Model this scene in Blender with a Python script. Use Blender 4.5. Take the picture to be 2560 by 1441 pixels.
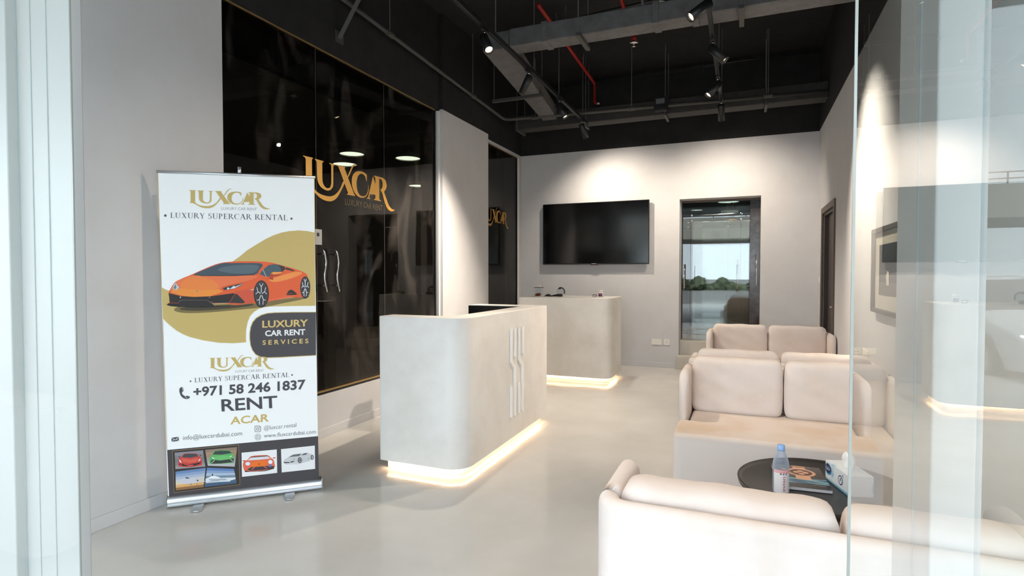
import bpy, bmesh, math, random
from mathutils import Vector, Matrix

for o in list(bpy.data.objects):
    bpy.data.objects.remove(o, do_unlink=True)
C = bpy.context.scene.collection
scene = bpy.context.scene
random.seed(7)
PI = math.pi

# ---------------------------------------------------------------- camera
cam_d = bpy.data.cameras.new('camera')
cam_d.sensor_width = 36.0
cam_d.lens = 1411.0 / 2560.0 * 36.0
cam_d.clip_start = 0.02
cam = bpy.data.objects.new('camera', cam_d)
C.objects.link(cam)
cam.location = (0, 0, 1.40)
cam.rotation_euler = (math.radians(90 - 1.45), 0, math.radians(22.45))
scene.camera = cam

# ---------------------------------------------------------------- world, sun, exposure
w = bpy.data.worlds.new('sky')
scene.world = w
w.use_nodes = True
bg = w.node_tree.nodes['Background']
bg.inputs[0].default_value = (0.80, 0.905, 1.0, 1)
bg.inputs[1].default_value = 4.8
sun_d = bpy.data.lights.new('sun', 'SUN')
sun_d.energy = 4.0
sun_d.angle = math.radians(1.0)
sun_d.color = (1.0, 0.95, 0.88)
sun = bpy.data.objects.new('sun', sun_d)
C.objects.link(sun)
sun.rotation_euler = (math.radians(-38), math.radians(12), 0)   # comes over the roof from behind the shop

scene.view_settings.view_transform = 'Standard'
scene.view_settings.look = 'None'
scene.view_settings.gamma = 1.0
scene.view_settings.use_curve_mapping = False
scene.view_settings.exposure = 0.48
SPOT_W = 320.0          # watts of each track spot
LED_E = 85.0           # strength of the LED diodes

# ---------------------------------------------------------------- helpers
def lin(v):
    v /= 255.0
    return v / 12.92 if v <= 0.04045 else ((v + 0.055) / 1.055) ** 2.4
def rgb(r, g, b):
    return (lin(r), lin(g), lin(b), 1.0)

MATS = {}
def mat(name, col, rough=0.5, metal=0.0, emit=0.0, noise=None, bump=None, spec=0.5, coat=0.0, stretch=(1, 1, 1)):
    """principled material; noise = (scale, other colour, low, high), bump = (scale, strength, distance)"""
    if name in MATS:
        return MATS[name]
    m = bpy.data.materials.new(name)
    m.use_nodes = True
    nt = m.node_tree
    p = nt.nodes['Principled BSDF']
    p.inputs['Base Color'].default_value = col
    p.inputs['Roughness'].default_value = rough
    p.inputs['Metallic'].default_value = metal
    p.inputs['Specular IOR Level'].default_value = spec
    p.inputs['Coat Weight'].default_value = coat
    if emit:
        p.inputs['Emission Color'].default_value = col
        p.inputs['Emission Strength'].default_value = emit
    if noise or bump:
        tc = nt.nodes.new('ShaderNodeTexCoord')
        mp = nt.nodes.new('ShaderNodeMapping')
        mp.inputs['Scale'].default_value = stretch
        nt.links.new(tc.outputs['Object'], mp.inputs['Vector'])
    if noise:
        n = nt.nodes.new('ShaderNodeTexNoise')
        n.inputs['Scale'].default_value = noise[0]
        n.inputs['Detail'].default_value = 5
        n.inputs['Roughness'].default_value = 0.6
        nt.links.new(mp.outputs[0], n.inputs['Vector'])
        r = nt.nodes.new('ShaderNodeValToRGB')
        r.color_ramp.elements[0].position = noise[2]
        r.color_ramp.elements[0].color = col
        r.color_ramp.elements[1].position = noise[3]
        r.color_ramp.elements[1].color = noise[1]
        nt.links.new(n.outputs[0], r.inputs[0])
        nt.links.new(r.outputs[0], p.inputs['Base Color'])
    if bump:
        n2 = nt.nodes.new('ShaderNodeTexNoise')
        n2.inputs['Scale'].default_value = bump[0]
        n2.inputs['Detail'].default_value = 3
        nt.links.new(mp.outputs[0], n2.inputs['Vector'])
        b = nt.nodes.new('ShaderNodeBump')
        b.inputs['Strength'].default_value = bump[1]
        b.inputs['Distance'].default_value = bump[2] if len(bump) > 2 else 0.01
        nt.links.new(n2.outputs[0], b.inputs['Height'])
        nt.links.new(b.outputs[0], p.inputs['Normal'])
    MATS[name] = m
    return m

def glass_mat(name, tint, ior=1.5, both=False, bump=None, dark=None, film=0.0):
    """flat pane: transparent (tinted) with a fresnel mirror on top; dark/film mix in an opaque film"""
    m = bpy.data.materials.new(name)
    m.use_nodes = True
    nt = m.node_tree
    for n in list(nt.nodes):
        nt.nodes.remove(n)
    out = nt.nodes.new('ShaderNodeOutputMaterial')
    tr = nt.nodes.new('ShaderNodeBsdfTransparent'); tr.inputs[0].default_value = tint
    gl = nt.nodes.new('ShaderNodeBsdfGlossy'); gl.inputs['Roughness'].default_value = 0.0
    gl.inputs[0].default_value = (0.6, 0.6, 0.6, 1) if dark else (1, 1, 1, 1)
    fr = nt.nodes.new('ShaderNodeFresnel')
    ge = nt.nodes.new('ShaderNodeNewGeometry')              # same reflection from either side of the sheet
    mr = nt.nodes.new('ShaderNodeMapRange'); mr.inputs['To Min'].default_value = ior; mr.inputs['To Max'].default_value = 1.0 / ior
    nt.links.new(ge.outputs['Backfacing'], mr.inputs['Value']); nt.links.new(mr.outputs[0], fr.inputs[0])
    mx = nt.nodes.new('ShaderNodeMixShader')
    fac = fr.outputs[0]
    if both:   # two surfaces: 2R / (1 + R)
        a = nt.nodes.new('ShaderNodeMath'); a.operation = 'MULTIPLY'; a.inputs[1].default_value = 2
        b = nt.nodes.new('ShaderNodeMath'); b.operation = 'ADD'; b.inputs[1].default_value = 1
        d = nt.nodes.new('ShaderNodeMath'); d.operation = 'DIVIDE'
        nt.links.new(fac, a.inputs[0]); nt.links.new(fac, b.inputs[0])
        nt.links.new(a.outputs[0], d.inputs[0]); nt.links.new(b.outputs[0], d.inputs[1])
        fac = d.outputs[0]
    nt.links.new(fac, mx.inputs[0])
    base = tr.outputs[0]
    if dark:
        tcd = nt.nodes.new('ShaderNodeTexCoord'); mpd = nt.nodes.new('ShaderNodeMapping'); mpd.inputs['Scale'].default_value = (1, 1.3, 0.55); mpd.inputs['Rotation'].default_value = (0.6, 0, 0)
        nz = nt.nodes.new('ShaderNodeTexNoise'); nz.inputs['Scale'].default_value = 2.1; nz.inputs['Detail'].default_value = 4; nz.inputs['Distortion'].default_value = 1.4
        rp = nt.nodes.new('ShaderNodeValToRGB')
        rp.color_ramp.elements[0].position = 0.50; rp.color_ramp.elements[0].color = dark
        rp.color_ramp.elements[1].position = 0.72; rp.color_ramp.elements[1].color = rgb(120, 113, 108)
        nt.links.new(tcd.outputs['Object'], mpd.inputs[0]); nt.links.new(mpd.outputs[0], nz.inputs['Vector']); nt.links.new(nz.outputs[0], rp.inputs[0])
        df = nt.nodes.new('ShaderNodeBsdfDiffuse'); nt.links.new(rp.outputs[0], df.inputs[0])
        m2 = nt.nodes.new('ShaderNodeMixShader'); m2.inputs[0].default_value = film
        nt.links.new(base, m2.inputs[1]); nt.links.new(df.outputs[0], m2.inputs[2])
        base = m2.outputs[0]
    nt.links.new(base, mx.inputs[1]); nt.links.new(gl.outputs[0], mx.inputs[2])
    nt.links.new(mx.outputs[0], out.inputs[0])
    if bump:
        tc = nt.nodes.new('ShaderNodeTexCoord')
        n2 = nt.nodes.new('ShaderNodeTexNoise'); n2.inputs['Scale'].default_value = bump[0]; n2.inputs['Detail'].default_value = 1
        nt.links.new(tc.outputs['Object'], n2.inputs['Vector'])
        bb = nt.nodes.new('ShaderNodeBump'); bb.inputs['Strength'].default_value = bump[1]; bb.inputs['Distance'].default_value = bump[2]
        nt.links.new(n2.outputs[0], bb.inputs['Height'])
        nt.links.new(bb.outputs[0], gl.inputs['Normal'])
    MATS[name] = m
    return m

def flat(r, g, b, rough=0.45):
    return mat('print_%02x%02x%02x' % (r, g, b), rgb(r, g, b), rough, spec=0.3)

# --- bmesh builders
def box(bm, x0, x1, y0, y1, z0, z1, mi=0):
    v = [bm.verts.new(p) for p in ((x0, y0, z0), (x1, y0, z0), (x1, y1, z0), (x0, y1, z0), (x0, y0, z1), (x1, y0, z1), (x1, y1, z1), (x0, y1, z1))]
    for f in ((3, 2, 1, 0), (4, 5, 6, 7), (0, 1, 5, 4), (1, 2, 6, 5), (2, 3, 7, 6), (3, 0, 4, 7)):
        bm.faces.new([v[i] for i in f]).material_index = mi
    return v
def prism(bm, pts, z0, z1, mi=0):
    a = [bm.verts.new((p[0], p[1], z0)) for p in pts]
    b = [bm.verts.new((p[0], p[1], z1)) for p in pts]
    n = len(pts)
    bm.faces.new(list(reversed(a))).material_index = mi
    bm.faces.new(b).material_index = mi
    for i in range(n):
        bm.faces.new((a[i], a[(i + 1) % n], b[(i + 1) % n], b[i])).material_index = mi
def tube(bm, path, r, seg=10, cap=True, mi=0):
    path = [Vector(p) for p in path]
    rings = []
    up0 = None
    for i, p in enumerate(path):
        d = (path[min(i + 1, len(path) - 1)] - path[max(i - 1, 0)]).normalized()
        if up0 is None:
            up0 = Vector((0, 0, 1)) if abs(d.z) < 0.9 else Vector((1, 0, 0))
        a = d.cross(up0).normalized()
        b = a.cross(d).normalized()
        up0 = b
        rr = r[i] if isinstance(r, (list, tuple)) else r
        rings.append([bm.verts.new(p + (a * math.cos(2 * PI * k / seg) + b * math.sin(2 * PI * k / seg)) * rr) for k in range(seg)])
    for i in range(len(rings) - 1):
        for k in range(seg):
            bm.faces.new((rings[i][k], rings[i][(k + 1) % seg], rings[i + 1][(k + 1) % seg], rings[i + 1][k])).material_index = mi
    if cap:
        bm.faces.new(list(reversed(rings[0]))).material_index = mi
        bm.faces.new(rings[-1]).material_index = mi
def lathe(bm, prof, seg=24, c=(0, 0, 0), axis=None, mi=0):
    """prof = [(r, h)]; axis direction (default z)"""
    M = Matrix.Identity(3)
    if axis is not None:
        M = Vector((0, 0, 1)).rotation_difference(Vector(axis).normalized()).to_matrix()
    c = Vector(c)
    rings = []
    for r, h in prof:
        if r < 1e-6:
            rings.append([bm.verts.new(c + M @ Vector((0, 0, h)))])
        else:
            rings.append([bm.verts.new(c + M @ Vector((r * math.cos(2 * PI * k / seg), r * math.sin(2 * PI * k / seg), h))) for k in range(seg)])
    for a, b in zip(rings, rings[1:]):
        for k in range(seg):
            k2 = (k + 1) % seg
            if len(a) == 1 and len(b) == 1:
                continue
            if len(a) == 1:
                f = (a[0], b[k2], b[k])
            elif len(b) == 1:
                f = (a[k], a[k2], b[0])
            else:
                f = (a[k], a[k2], b[k2], b[k])
            bm.faces.new(f).material_index = mi
def poly(bm, pts, mi=0):
    try:
        bm.faces.new([bm.verts.new(p) for p in pts]).material_index = mi
    except ValueError:
        pass

def obj(name, bm, mats, parent=None, smooth=False, bevel=0.0, bseg=2, sub=0, fix=True):
    if fix:
        bmesh.ops.recalc_face_normals(bm, faces=bm.faces[:])
    me = bpy.data.meshes.new(name)
    bm.to_mesh(me)
    bm.free()
    for m in (mats if isinstance(mats, (list, tuple)) else [mats]):
        me.materials.append(m)
    o = bpy.data.objects.new(name, me)
    C.objects.link(o)
    if smooth:
        for p in me.polygons:
            p.use_smooth = True
    if bevel:
        b = o.modifiers.new('bevel', 'BEVEL'); b.width = bevel; b.segments = bseg; b.limit_method = 'ANGLE'; b.angle_limit = math.radians(40)
        for p in me.polygons:
            p.use_smooth = True
        wn = o.modifiers.new('normals', 'WEIGHTED_NORMAL'); wn.keep_sharp = True
    if sub:
        s = o.modifiers.new('subsurf', 'SUBSURF'); s.levels = sub; s.render_levels = sub
    if parent is not None:
        adopt(o, parent)
    return o
def adopt(o, parent):
    o.parent = parent
    o.matrix_parent_inverse = parent.matrix_basis.inverted() if parent.parent is None else (parent.parent.matrix_basis @ parent.matrix_parent_inverse @ parent.matrix_basis).inverted()
def thing(name, label, cat, loc=(0, 0, 0), rotz=0.0, group=None):
    o = bpy.data.objects.new(name, None)
    o.empty_display_size = 0.1
    C.objects.link(o)
    o.location = loc
    o.rotation_euler = (0, 0, rotz)
    o['label'] = label
    o['category'] = cat
    if group:
        o['group'] = group
    return o
def tag(o, label, cat, group=None):
    o['label'] = label; o['category'] = cat
    if group:
        o['group'] = group
    return o
def struct(name, bm, m, **k):
    o = obj(name, bm, m, **k)
    o['kind'] = 'structure'
    return o
def BM():
    return bmesh.new()
def arc(cx, cy, r, a0, a1, n=8):
    return [(cx + r * math.cos(math.radians(a0 + (a1 - a0) * i / n)), cy + r * math.sin(math.radians(a0 + (a1 - a0) * i / n))) for i in range(n + 1)]

# ---------------------------------------------------------------- materials
paint = mat('wall_paint', rgb(205, 205, 207), 0.85, noise=(3.0, rgb(201, 200, 201), 0.4, 0.7), spec=0.25)
white_paint = mat('white_paint', rgb(228, 228, 226), 0.6)
black_paint = mat('black_paint', rgb(42, 42, 43), 0.85, noise=(6, rgb(35, 35, 36), 0.4, 0.7), spec=0.25)
duct_m = mat('duct_wrap', rgb(104, 103, 104), 0.75, noise=(9, rgb(88, 86, 85), 0.35, 0.7), bump=(14, 0.5, 0.01))
pipe_m = mat('dark_pipe', rgb(70, 68, 66), 0.6)
rod_m = mat('steel_rod', rgb(120, 118, 116), 0.5, 0.3)
floor_m = mat('microcement_floor', rgb(206, 204, 200), 0.16, noise=(1.7, rgb(196, 193, 187), 0.35, 0.7), bump=(3, 0.04, 0.02), spec=0.4)
cement_m = mat('microcement', rgb(234, 231, 226), 0.6, noise=(2.6, rgb(220, 215, 208), 0.38, 0.72), bump=(9, 0.08, 0.01), spec=0.35)
step_m = mat('step_cement', rgb(200, 195, 186), 0.6, noise=(4, rgb(186, 180, 170), 0.38, 0.72), spec=0.35)
sofa_m = mat('velvet', rgb(222, 211, 205), 0.85, noise=(3.5, rgb(214, 199, 188), 0.48, 0.75), bump=(60, 0.10, 0.003), spec=0.2)
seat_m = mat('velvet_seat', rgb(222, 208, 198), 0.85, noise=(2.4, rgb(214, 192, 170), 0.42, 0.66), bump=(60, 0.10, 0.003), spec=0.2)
# the stains lie on the top of the seat only
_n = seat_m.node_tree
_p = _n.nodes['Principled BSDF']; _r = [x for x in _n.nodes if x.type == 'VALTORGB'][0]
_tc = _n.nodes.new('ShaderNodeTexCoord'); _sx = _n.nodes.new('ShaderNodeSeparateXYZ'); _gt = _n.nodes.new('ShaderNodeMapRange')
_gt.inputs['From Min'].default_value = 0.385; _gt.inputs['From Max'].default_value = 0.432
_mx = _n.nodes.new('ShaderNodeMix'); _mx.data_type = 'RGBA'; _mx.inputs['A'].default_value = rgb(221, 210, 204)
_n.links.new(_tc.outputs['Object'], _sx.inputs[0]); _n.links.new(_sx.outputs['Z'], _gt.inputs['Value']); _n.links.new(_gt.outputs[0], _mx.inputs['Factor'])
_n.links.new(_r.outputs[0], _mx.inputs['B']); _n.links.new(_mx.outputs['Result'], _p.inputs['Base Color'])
alu = mat('white_aluminium', rgb(182, 181, 179), 0.4)
alu_grey = mat('grey_seal', rgb(170, 176, 176), 0.6)
silver = mat('silver_aluminium', rgb(205, 207, 210), 0.32, 0.85)
chrome = mat('chrome', rgb(220, 220, 220), 0.12, 1.0)
black_metal = mat('black_metal', rgb(34, 36, 38), 0.38, 0.2)
black_plastic = mat('black_plastic', rgb(18, 18, 19), 0.4)
screen_m = mat('tv_screen', rgb(7, 7, 8), 0.12, spec=0.5)
gold_m = mat('gold_film', rgb(206, 156, 70), 0.35, 0.35)
gold_trim = mat('gold_trim', rgb(176, 148, 100), 0.35, 0.6)
clear_glass = glass_mat('clear_glass', (0.96, 0.985, 0.975, 1))
clear_sheet = glass_mat('clear_sheet', (0.93, 0.97, 0.95, 1), both=True)
edge_glass = mat('glass_edge', rgb(146, 148, 142), 0.2, spec=0.6)
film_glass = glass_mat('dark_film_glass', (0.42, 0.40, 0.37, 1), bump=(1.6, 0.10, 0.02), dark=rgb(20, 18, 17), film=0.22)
red_m = mat('red_pipe', rgb(150, 26, 22), 0.5)
wood_dark = mat('dark_wood', rgb(52, 36, 28), 0.45, noise=(5, rgb(36, 25, 20), 0.35, 0.7), stretch=(6, 6, 0.5))
wood_frame = mat('wood_casing', rgb(86, 70, 58), 0.5)
white_plastic = mat('white_plastic', rgb(232, 228, 220), 0.4)

# ================================================================ SETTING
XL, XN, XC, XB, XR, YB, ZP, ZC = -3.34, -3.25, -3.272, -3.40, 0.903, 8.617, 3.315, 4.42
YF = 1.05                                    # shopfront plane

bm = BM(); box(bm, XB - 0.3, XR + 0.3, YF - 0.1, YB + 0.02, -0.12, 0.0)
struct('floor', bm, floor_m)
bm = BM(); box(bm, -6.6, XR + 0.3, YF - 0.1, 13.0, ZC, ZC + 0.2)
struct('ceiling', bm, black_paint)

# left wall: near pilaster, sill and header round the office glazing, column, rear bay
bm = BM()
box(bm, XN - 0.25, XN, YF, 2.785, 0, ZP); box(bm, XN - 0.25, XN, YF, 2.785, ZP, ZC, 1)
box(bm, XL - 0.2, XL + 0.012, 2.785, 5.80, 0, 0.365); box(bm, XL - 0.2, XL + 0.03, 2.785, 5.80, 3.30, ZC, 1)
box(bm, XB - 0.2, XB, 7.07, YB, 0, 0.365); box(bm, XB - 0.2, XB, 7.07, YB, 3.245, ZP); box(bm, XB - 0.2, XB, 7.07, YB, ZP, ZC, 1)
box(bm, XB - 0.2, XB, 8.40, YB, 0.365, 3.245)
struct('wall_left', bm, [paint, black_paint])
bm = BM()
box(bm, XC - 0.3, XC, 5.80, 7.07, 0, ZP); box(bm, XC - 0.3, XC, 5.80, 7.07, ZP, ZC, 1)
struct('wall_column', bm, [paint, black_paint], bevel=0.004)
bm = BM(); box(bm, XC - 0.07, XC - 0.035, 5.765, 5.80, 0, 3.29)
struct('trim_1', bm, white_paint)

# back wall with the recessed doorway
DX0, DX1, DZ = -0.900, 0.194, 2.492
bm = BM()
box(bm, XB - 0.2, DX0, YB, YB + 0.33, 0, ZP); box(bm, DX1, XR + 0.2, YB, YB + 0.33, 0, ZP)
box(bm, DX0, DX1, YB, YB + 0.33, DZ, ZP); box(bm, XB - 0.2, XR + 0.2, YB, YB + 0.33, ZP, ZC, 1)
struct('wall_back', bm, [paint, black_paint])
# right wall with the brown door
RY0, RY1, RZ = 7.11, 8.09, 2.15
bm = BM()
box(bm, XR, XR + 0.2, YF, RY0, 0, ZP); box(bm, XR, XR + 0.2, RY1, YB + 0.3, 0, ZP); box(bm, XR, XR + 0.2, RY0, RY1, RZ, ZP)
box(bm, XR, XR + 0.2, YF, YB + 0.3, ZP, ZC, 1); box(bm, XR + 0.12, XR + 0.2, RY0, RY1, 0, RZ)
struct('wall_right', bm, [paint, black_paint])
# baseboards
def baseboard(name, x0, x1, y0, y1):
    b = BM(); box(b, x0, x1, y0, y1, 0, 0.075)
    struct(name, b, paint, bevel=0.003)
baseboard('baseboard_left', XN, XN + 0.012, YF + 0.2, 2.785)
baseboard('baseboard_left.001', XL + 0.012, XL + 0.024, 2.785, 5.80)
baseboard('baseboard_left.002', XC, XC + 0.012, 5.80, 7.07)
baseboard('baseboard_back', XB, -0.918, YB - 0.012, YB)
baseboard('baseboard_back.001', 0.21, XR, YB - 0.012, YB)
baseboard('baseboard_right', XR - 0.012, XR, YF + 0.2, RY0 - 0.09)

# steps up to the rear door
bm = BM(); box(bm, -0.925, 0.21, 8.525, YB + 0.13, 0, 0.19)
struct('step', bm, step_m, bevel=0.004)
bm = BM(); box(bm, DX0, DX1, YB + 0.13, YB + 0.33, 0, 0.40)
struct('step.001', bm, step_m, bevel=0.004)

# rear glass door: two panes, marble jamb, handles
def handle_bar(parent, x, y, z0, z1, r=0.011, off=-0.045):
    b = BM(); tube(b, [(x, y + off, z0), (x, y + off, z1)], r, 10)
    for z in (z0 + 0.05, z1 - 0.05):
        tube(b, [(x, y + off, z), (x, y, z)], r * 0.7, 8)
    return obj('door_handle', b, chrome, parent, smooth=True)
YD = YB + 0.25
bm = BM(); box(bm, DX0 + 0.01, DX1 - 0.01, YD - 0.02, YD + 0.03, DZ - 0.03, DZ)
rear_door = struct('door_1', bm, wood_frame)
bm = BM(); box(bm, DX0 + 0.012, -0.765, YD, YD + 0.012, 0.405, DZ - 0.03)
obj('pane', bm, clear_glass, rear_door)
bm = BM(); box(bm, -0.760, 0.055, YD, YD + 0.012, 0.405, DZ - 0.03)
obj('pane', bm, clear_glass, rear_door)
marble = mat('dark_marble', rgb(52, 48, 50), 0.15, noise=(7, rgb(88, 84, 86), 0.45, 0.72))
bm = BM(); box(bm, 0.058, DX1 - 0.004, YD - 0.01, YD + 0.02, 0.405, DZ - 0.03)
obj('jamb_panel', bm, marble, rear_door)
handle_bar(rear_door, 0.146, YD - 0.01, 1.235, 1.68)
handle_bar(rear_door, -0.846, YD, 1.18, 1.545)

# corridor behind the rear door
wood_floor = mat('parquet', rgb(172, 126, 72), 0.18, noise=(2.2, rgb(118, 82, 44), 0.40, 0.62), stretch=(1.0, 6.0, 1), spec=0.6)
bm = BM(); box(bm, -2.4, 1.6, YB + 0.33, 12.6, 0.28, 0.40)
struct('floor_corridor', bm, wood_floor)
dark_wall = mat('corridor_wall', rgb(70, 72, 70), 0.7)
bm = BM(); box(bm, -2.5, 1.7, 12.5, 12.7, 0, ZC); box(bm, -2.6, -2.4, YB + 0.33, 12.6, 0, ZC); box(bm, 1.6, 1.7, YB + 0.33, 12.6, 0, ZC)
struct('wall_corridor', bm, dark_wall)
bm = BM(); box(bm, -2.4, 1.6, YB + 0.33, 12.6, 2.95, 3.05)
struct('ceiling_corridor', bm, black_paint)
def partition(name, y, xs, rz):
    root = None
    b = BM(); tube(b, [(xs[0], y - 0.03, rz), (xs[-1], y - 0.03, rz)], 0.016, 10)
    root = struct(name, b, chrome, smooth=True)
    for a, c in zip(xs, xs[1:]):
        b = BM(); box(b, a + 0.004, c - 0.004, y, y + 0.012, 0.41, 2.62)
        obj('pane', b, clear_glass, root)
    for x in xs[1:-1]:
        b = BM(); lathe(b, [(0, -0.03), (0.026, -0.03), (0.026, 0.03), (0, 0.03)], 14, (x, y - 0.03, rz), (0, 1, 0)); lathe(b, [(0, -0.015), (0.018, -0.015), (0.018, 0.015), (0, 0.015)], 12, (x, y - 0.03, rz - 0.09), (0, 1, 0))
        obj('clamp', b, chrome, root, smooth=True)
    return root
pt = partition('window_1', 9.75, [-2.38, -1.25, -0.83, -0.07, 0.62, 1.58], 2.36)
handle_bar(pt, -0.12, 9.75, 1.10, 1.62)
partition('window_2', 11.1, [-2.38, -1.0, -0.3, 0.5, 1.58], 2.36)
cab_m = mat('brown_cabinet', rgb(96, 76, 52), 0.4, noise=(3, rgb(74, 58, 40), 0.4, 0.7))
for i, (x, ww) in enumerate(((-1.15, 0.42), (0.02, 0.75))):
    t = thing('sideboard', ('brown sideboard behind the glass at the left of the rear doorway', 'wide brown sideboard deep in the corridor behind the rear glass door')[i], 'sideboard', (x, 11.9, 0.40))
    b = BM(); box(b, x - ww / 2, x + ww / 2, 11.65, 12.15, 0.45, 1.15); obj('carcass', b, cab_m, t, bevel=0.004)
    b = BM(); box(b, x - ww / 2 - 0.02, x + ww / 2 + 0.02, 11.62, 12.17, 1.15, 1.18); obj('top', b, cab_m, t)
    b = BM(); box(b, x - ww / 2 + 0.01, x - 0.005, 11.63, 11.65, 0.47, 1.13); obj('door', b, cab_m, t)
    b = BM(); box(b, x + 0.005, x + ww / 2 - 0.01, 11.63, 11.65, 0.47, 1.13); obj('door', b, cab_m, t)
    b = BM(); box(b, x - ww / 2 + 0.03, x + ww / 2 - 0.03, 11.7, 12.1, 0.40, 0.45); obj('plinth', b, black_plastic, t)
lamp_white = mat('lamp_white', rgb(225, 245, 235), 0.5, emit=9)
lamp_amber = mat('lamp_amber', rgb(255, 190, 110), 0.5, emit=8.0)
def disc_light(x, y, z, r, m, label, group):
    t = thing('ceiling_light', label, 'ceiling light', (x, y, z), 0, group)
    b = BM(); lathe(b, [(r, 0.05), (r + 0.02, 0.05), (r + 0.02, 0.0), (r, 0.0)], 28, (x, y, z)); obj('rim', b, white_plastic, t, smooth=True)
    b = BM(); lathe(b, [(0, 0.012), (r, 0.012)], 28, (x, y, z)); obj('diffuser', b, m, t)
    b = BM(); lathe(b, [(0, 0.05), (0.06, 0.05), (0.06, 3.05 - z if z < 2.95 else 0.06), (0, 3.05 - z if z < 2.95 else 0.06)], 10, (x, y, z)); obj('mount', b, black_plastic, t)
disc_light(-0.27, 9.35, 2.60, 0.17, lamp_white, 'large round white light nearest behind the rear glass door', 'corridor ceiling lights')
disc_light(-0.90, 10.4, 2.66, 0.12, lamp_white, 'small round white light at upper left behind the rear glass door', 'corridor ceiling lights')
disc_light(-0.26, 10.5, 2.44, 0.12, lamp_amber, 'round amber light low behind the rear glass door', 'corridor ceiling lights')

# brown door in the right wall
bm = BM()
for y0, y1, z0, z1 in ((RY0 - 0.075, RY0, 0, RZ + 0.075), (RY1, RY1 + 0.075, 0, RZ + 0.075), (RY0, RY1, RZ, RZ + 0.075)):
    box(bm, XR - 0.018, XR + 0.01, y0, y1, z0, z1)
side_door = struct('door_2', bm, wood_frame, bevel=0.003)
bm = BM(); box(bm, XR + 0.05, XR + 0.09, RY0 + 0.03, RY1 - 0.03, 0.01, RZ - 0.03)
obj('leaf', bm, wood_dark, side_door)
bm = BM(); box(bm, XR + 0.01, XR + 0.11, RY0, RY0 + 0.03, 0, RZ); box(bm, XR + 0.01, XR + 0.11, RY1 - 0.03, RY1, 0, RZ); box(bm, XR + 0.01, XR + 0.11, RY0 + 0.03, RY1 - 0.03, RZ - 0.03, RZ)
obj('jamb', bm, wood_dark, side_door)
bm = BM(); tube(bm, [(XR + 0.05, RY0 + 0.1, 1.02), (XR + 0.0, RY0 + 0.1, 1.02), (XR + 0.0, RY0 + 0.22, 1.02)], 0.009, 8)
obj('door_handle', bm, silver, side_door, smooth=True)

# ---- office behind the dark glazing
office_m = mat('office_wall', rgb(150, 140, 128), 0.8)
bm = BM(); box(bm, -6.6, XL - 0.2, 2.4, 8.9, -0.12, 0.0)
struct('floor_office', bm, mat('office_floor', rgb(96, 80, 66), 0.4))
bm = BM(); box(bm, -6.7, -6.6, 2.4, 8.9, 0, ZC); box(bm, -6.6, XL - 0.2, 2.3, 2.4, 0, ZC); box(bm, -6.6, XB - 0.2, 8.8, 8.9, 0, ZC)
struct('wall_office', bm, office_m)
for (x, y, r), lb in zip(((-4.08, 6.32, 0.16), (-5.1, 6.33, 0.16), (-4.58, 5.82, 0.15), (-5.2, 8.35, 0.15)),
                         ('round white office light seen right of the gold letters on the dark glass', 'round white office light seen behind the gold X on the dark glass', 'round white office light seen above the gold X on the dark glass', 'farthest round office light seen near the right end of the dark glass')):
    disc_light(x, y, 2.9, r, lamp_white, lb, 'office ceiling lights')
t = thing('cabinet', 'dim wooden cabinet in the office behind the dark glass', 'cabinet', (-6.2, 6.0, 0))
b = BM(); box(b, -6.58, -6.0, 5.2, 7.0, 0.06, 1.9); obj('carcass', b, cab_m, t)
for k in range(3):
    b = BM(); box(b, -6.0, -5.98, 5.21 + k * 0.6, 5.79 + k * 0.6, 0.08, 1.88); d = obj('door', b, cab_m, t, bevel=0.003)
    b = BM(); tube(b, [(-5.965, 5.3 + k * 0.6, 0.9), (-5.965, 5.3 + k * 0.6, 1.1)], 0.008, 6); obj('handle', b, chrome, d)
b = BM(); box(b, -6.55, -6.03, 5.25, 6.95, 0, 0.06); obj('plinth', b, black_plastic, t)

# ---- dark glazing with frames and gold lettering
LOGO = {
 'L': [(85,128),(290,128),(292,138),(270,152),(268,470),(300,510),(380,555),(480,580),(600,590),(690,585),(780,558),(860,508),(925,445),(985,360),(1085,292),(1170,175),(1230,110),(1290,85),(1335,88),(1335,98),(1300,98),(1260,115),(1200,185),(1130,272),(1040,355),(1000,410),(930,492),(850,577),(770,627),(680,652),(560,652),(440,625),(350,580),(270,537),(200,507),(105,497),(138,470),(138,160),(112,140),(85,137)],
 'U': [(335,135),(525,142),(525,150),(495,165),(495,370),(510,430),(550,470),(610,487),(668,472),(695,420),(700,180),(690,165),(655,155),(655,148),(785,152),(785,160),(750,175),(745,420),(720,470),(670,505),(600,517),(510,502),(440,470),(395,420),(378,350),(372,170),(350,150),(335,143)],
 'X': [(815,150),(1040,158),(1022,178),(1262,508),(1290,524),(1290,534),(1080,532),(1080,524),(1108,508),(882,185),(850,165)],
 'C': [(1610,200),(1608,300),(1590,280),(1560,228),(1500,202),(1440,205),(1372,242),(1335,310),(1330,380),(1350,450),(1400,503),(1470,520),(1560,508),(1620,460),(1648,390),(1653,345),(1665,350),(1660,420),(1630,480),(1560,530),(1460,546),(1360,530),(1270,480),(1215,400),(1205,320),(1230,250),(1300,197),(1390,174),(1480,170),(1560,182)],
 'A': [(1785,200),(1852,318),(1852,470),(1692,474),(1672,522),(1702,537),(1702,547),(1595,546),(1638,520),(1690,415)],
 'R': [(1815,188),(2080,196),(2160,225),(2190,280),(2185,330),(2150,372),(2108,402),(2180,500),(2250,590),(2330,640),(2400,657),(2440,650),(2420,676),(2340,688),(2240,665),(2160,602),(2100,512),(2048,420),(1995,380),(2040,365),(2068,320),(2064,262),(2030,226),(1968,216),(1965,530),(2018,547),(2018,555),(1812,550),(1812,540),(1848,525),(1853,222),(1818,197)],
}
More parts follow.
